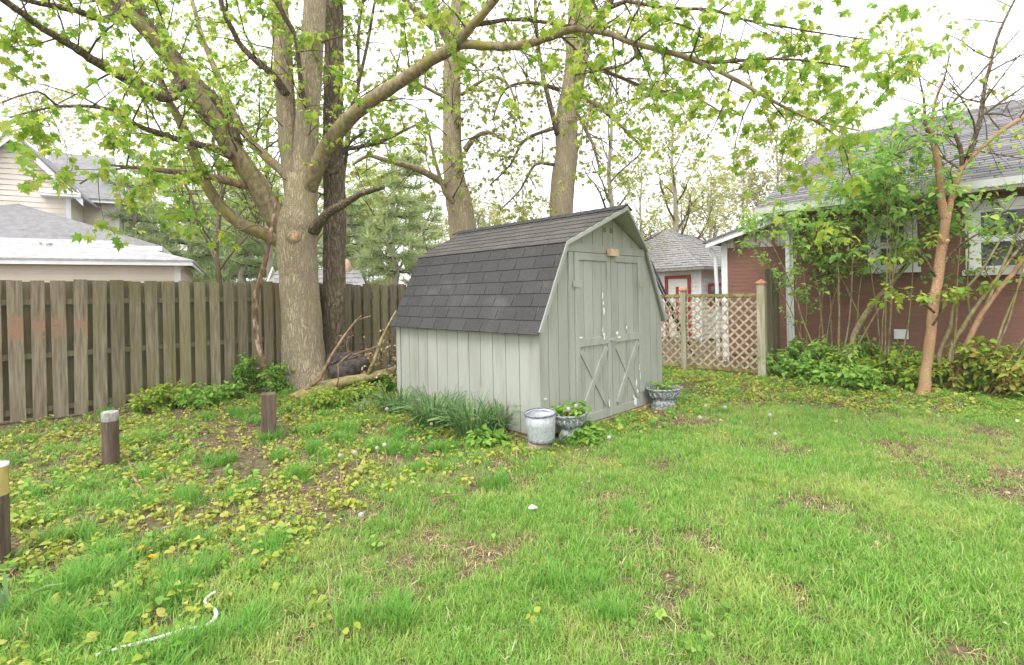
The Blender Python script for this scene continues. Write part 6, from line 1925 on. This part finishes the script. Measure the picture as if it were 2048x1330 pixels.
dcol = variants('leaf_litter', [dry] * 5, M['litter'])
x, y = points(lambda d: 260)
sd = lawn_side(x, y); bn = bareness(x, y)
pr = np.where(sd < .3, .6, .07) + bn * .7
k_ = nrg.random(len(x)) < pr
x, y = x[k_], y[k_]; N = len(x)
gn_scatter('leaf_litter', np.stack([x, y, gz(x, y) + nrg.uniform(.008, .035, N)], 1), np.stack([nrg.normal(0, .5, N), nrg.normal(0, .5, N), nrg.uniform(0, 6.28, N)], 1), nrg.uniform(.008, .034, N) * np.where(nrg.random(N) < .08, 1.7, 1.0), nrg.integers(0, 5, N), dcol, 'dry brown leaves and bits scattered on the ground', 'leaf litter')


# pale dead thatch between the blades
hcol = variants('dry_thatch', [lambda i: blades(10, .05, .05, .004, 1.5, 700 + i), lambda i: blades(8, .05, .06, .004, 1.3, 710 + i), lambda i: blades(9, .06, .045, .005, 1.7, 720 + i)], M['litter'])
x, y = points(lambda d: 260 if d < 5 else 150)
pr = np.clip((vnoise(x, y, 1.8, 15, 3) - .38) * 3.0, .04, 1) * np.where(lawn_side(x, y) > -.3, 1, .5)
pr = np.maximum(pr, bareness(x, y) * .8)
k_ = nrg.random(len(x)) < pr
x, y = x[k_], y[k_]; N = len(x)
gn_scatter('dry_thatch', np.stack([x, y, gz(x, y)], 1), np.stack([nrg.normal(0, .15, N), nrg.normal(0, .15, N), nrg.uniform(0, 6.28, N)], 1), nrg.uniform(.6, 1.25, N), nrg.integers(0, 3, N), hcol, 'pale dead thatch showing through the lawn', 'grass')


# crumbs of soil on the bare spots
def clod(i):
    r = random.Random(800 + i)
    mb = MB()
    vs = [Vector(v) * r.uniform(.6, 1.2) for v in ((1, 0, 0), (-1, 0, 0), (0, 1, 0), (0, -1, 0), (0, 0, .8), (0, 0, -.6))]
    mb.add(vs, [(0, 2, 4), (2, 1, 4), (1, 3, 4), (3, 0, 4), (2, 0, 5), (1, 2, 5), (3, 1, 5), (0, 3, 5)])
    return mb.mesh('clod')


ccol = variants('soil_crumbs', [clod] * 4, M['soil'])
x, y = points(lambda d: 420)
pr = np.maximum(bareness(x, y), np.where(lawn_side(x, y) < 0, .35, .0))
k_ = nrg.random(len(x)) < pr
x, y = x[k_], y[k_]; N = len(x)
gn_scatter('soil_crumbs', np.stack([x, y, gz(x, y) + .003], 1), nrg.uniform(0, 6.28, (N, 3)), nrg.uniform(.004, .013, N) * np.where(nrg.random(N) < .05, 1.8, 1), nrg.integers(0, 4, N), ccol, 'crumbs of brown soil on the bare spots', 'soil')


# ================================================================== HAZE
mh, n, l, out = nt_new('damp_air')
pv = n.new('ShaderNodeVolumePrincipled')
pv.inputs['Color'].default_value = (0.96, 0.97, 0.98, 1)
pv.inputs['Density'].default_value = 0.0012
pv.inputs['Anisotropy'].default_value = 0.1
l.new(pv.outputs[0], out.inputs['Volume'])
hz = link('haze', MB().box(-75, 75, -12, 75, -1.2, 24).mesh('haze'), mh, kind='stuff')
tag(hz, 'thin pale haze of a damp overcast day', 'haze')
SC.cycles.volume_bounces = 1
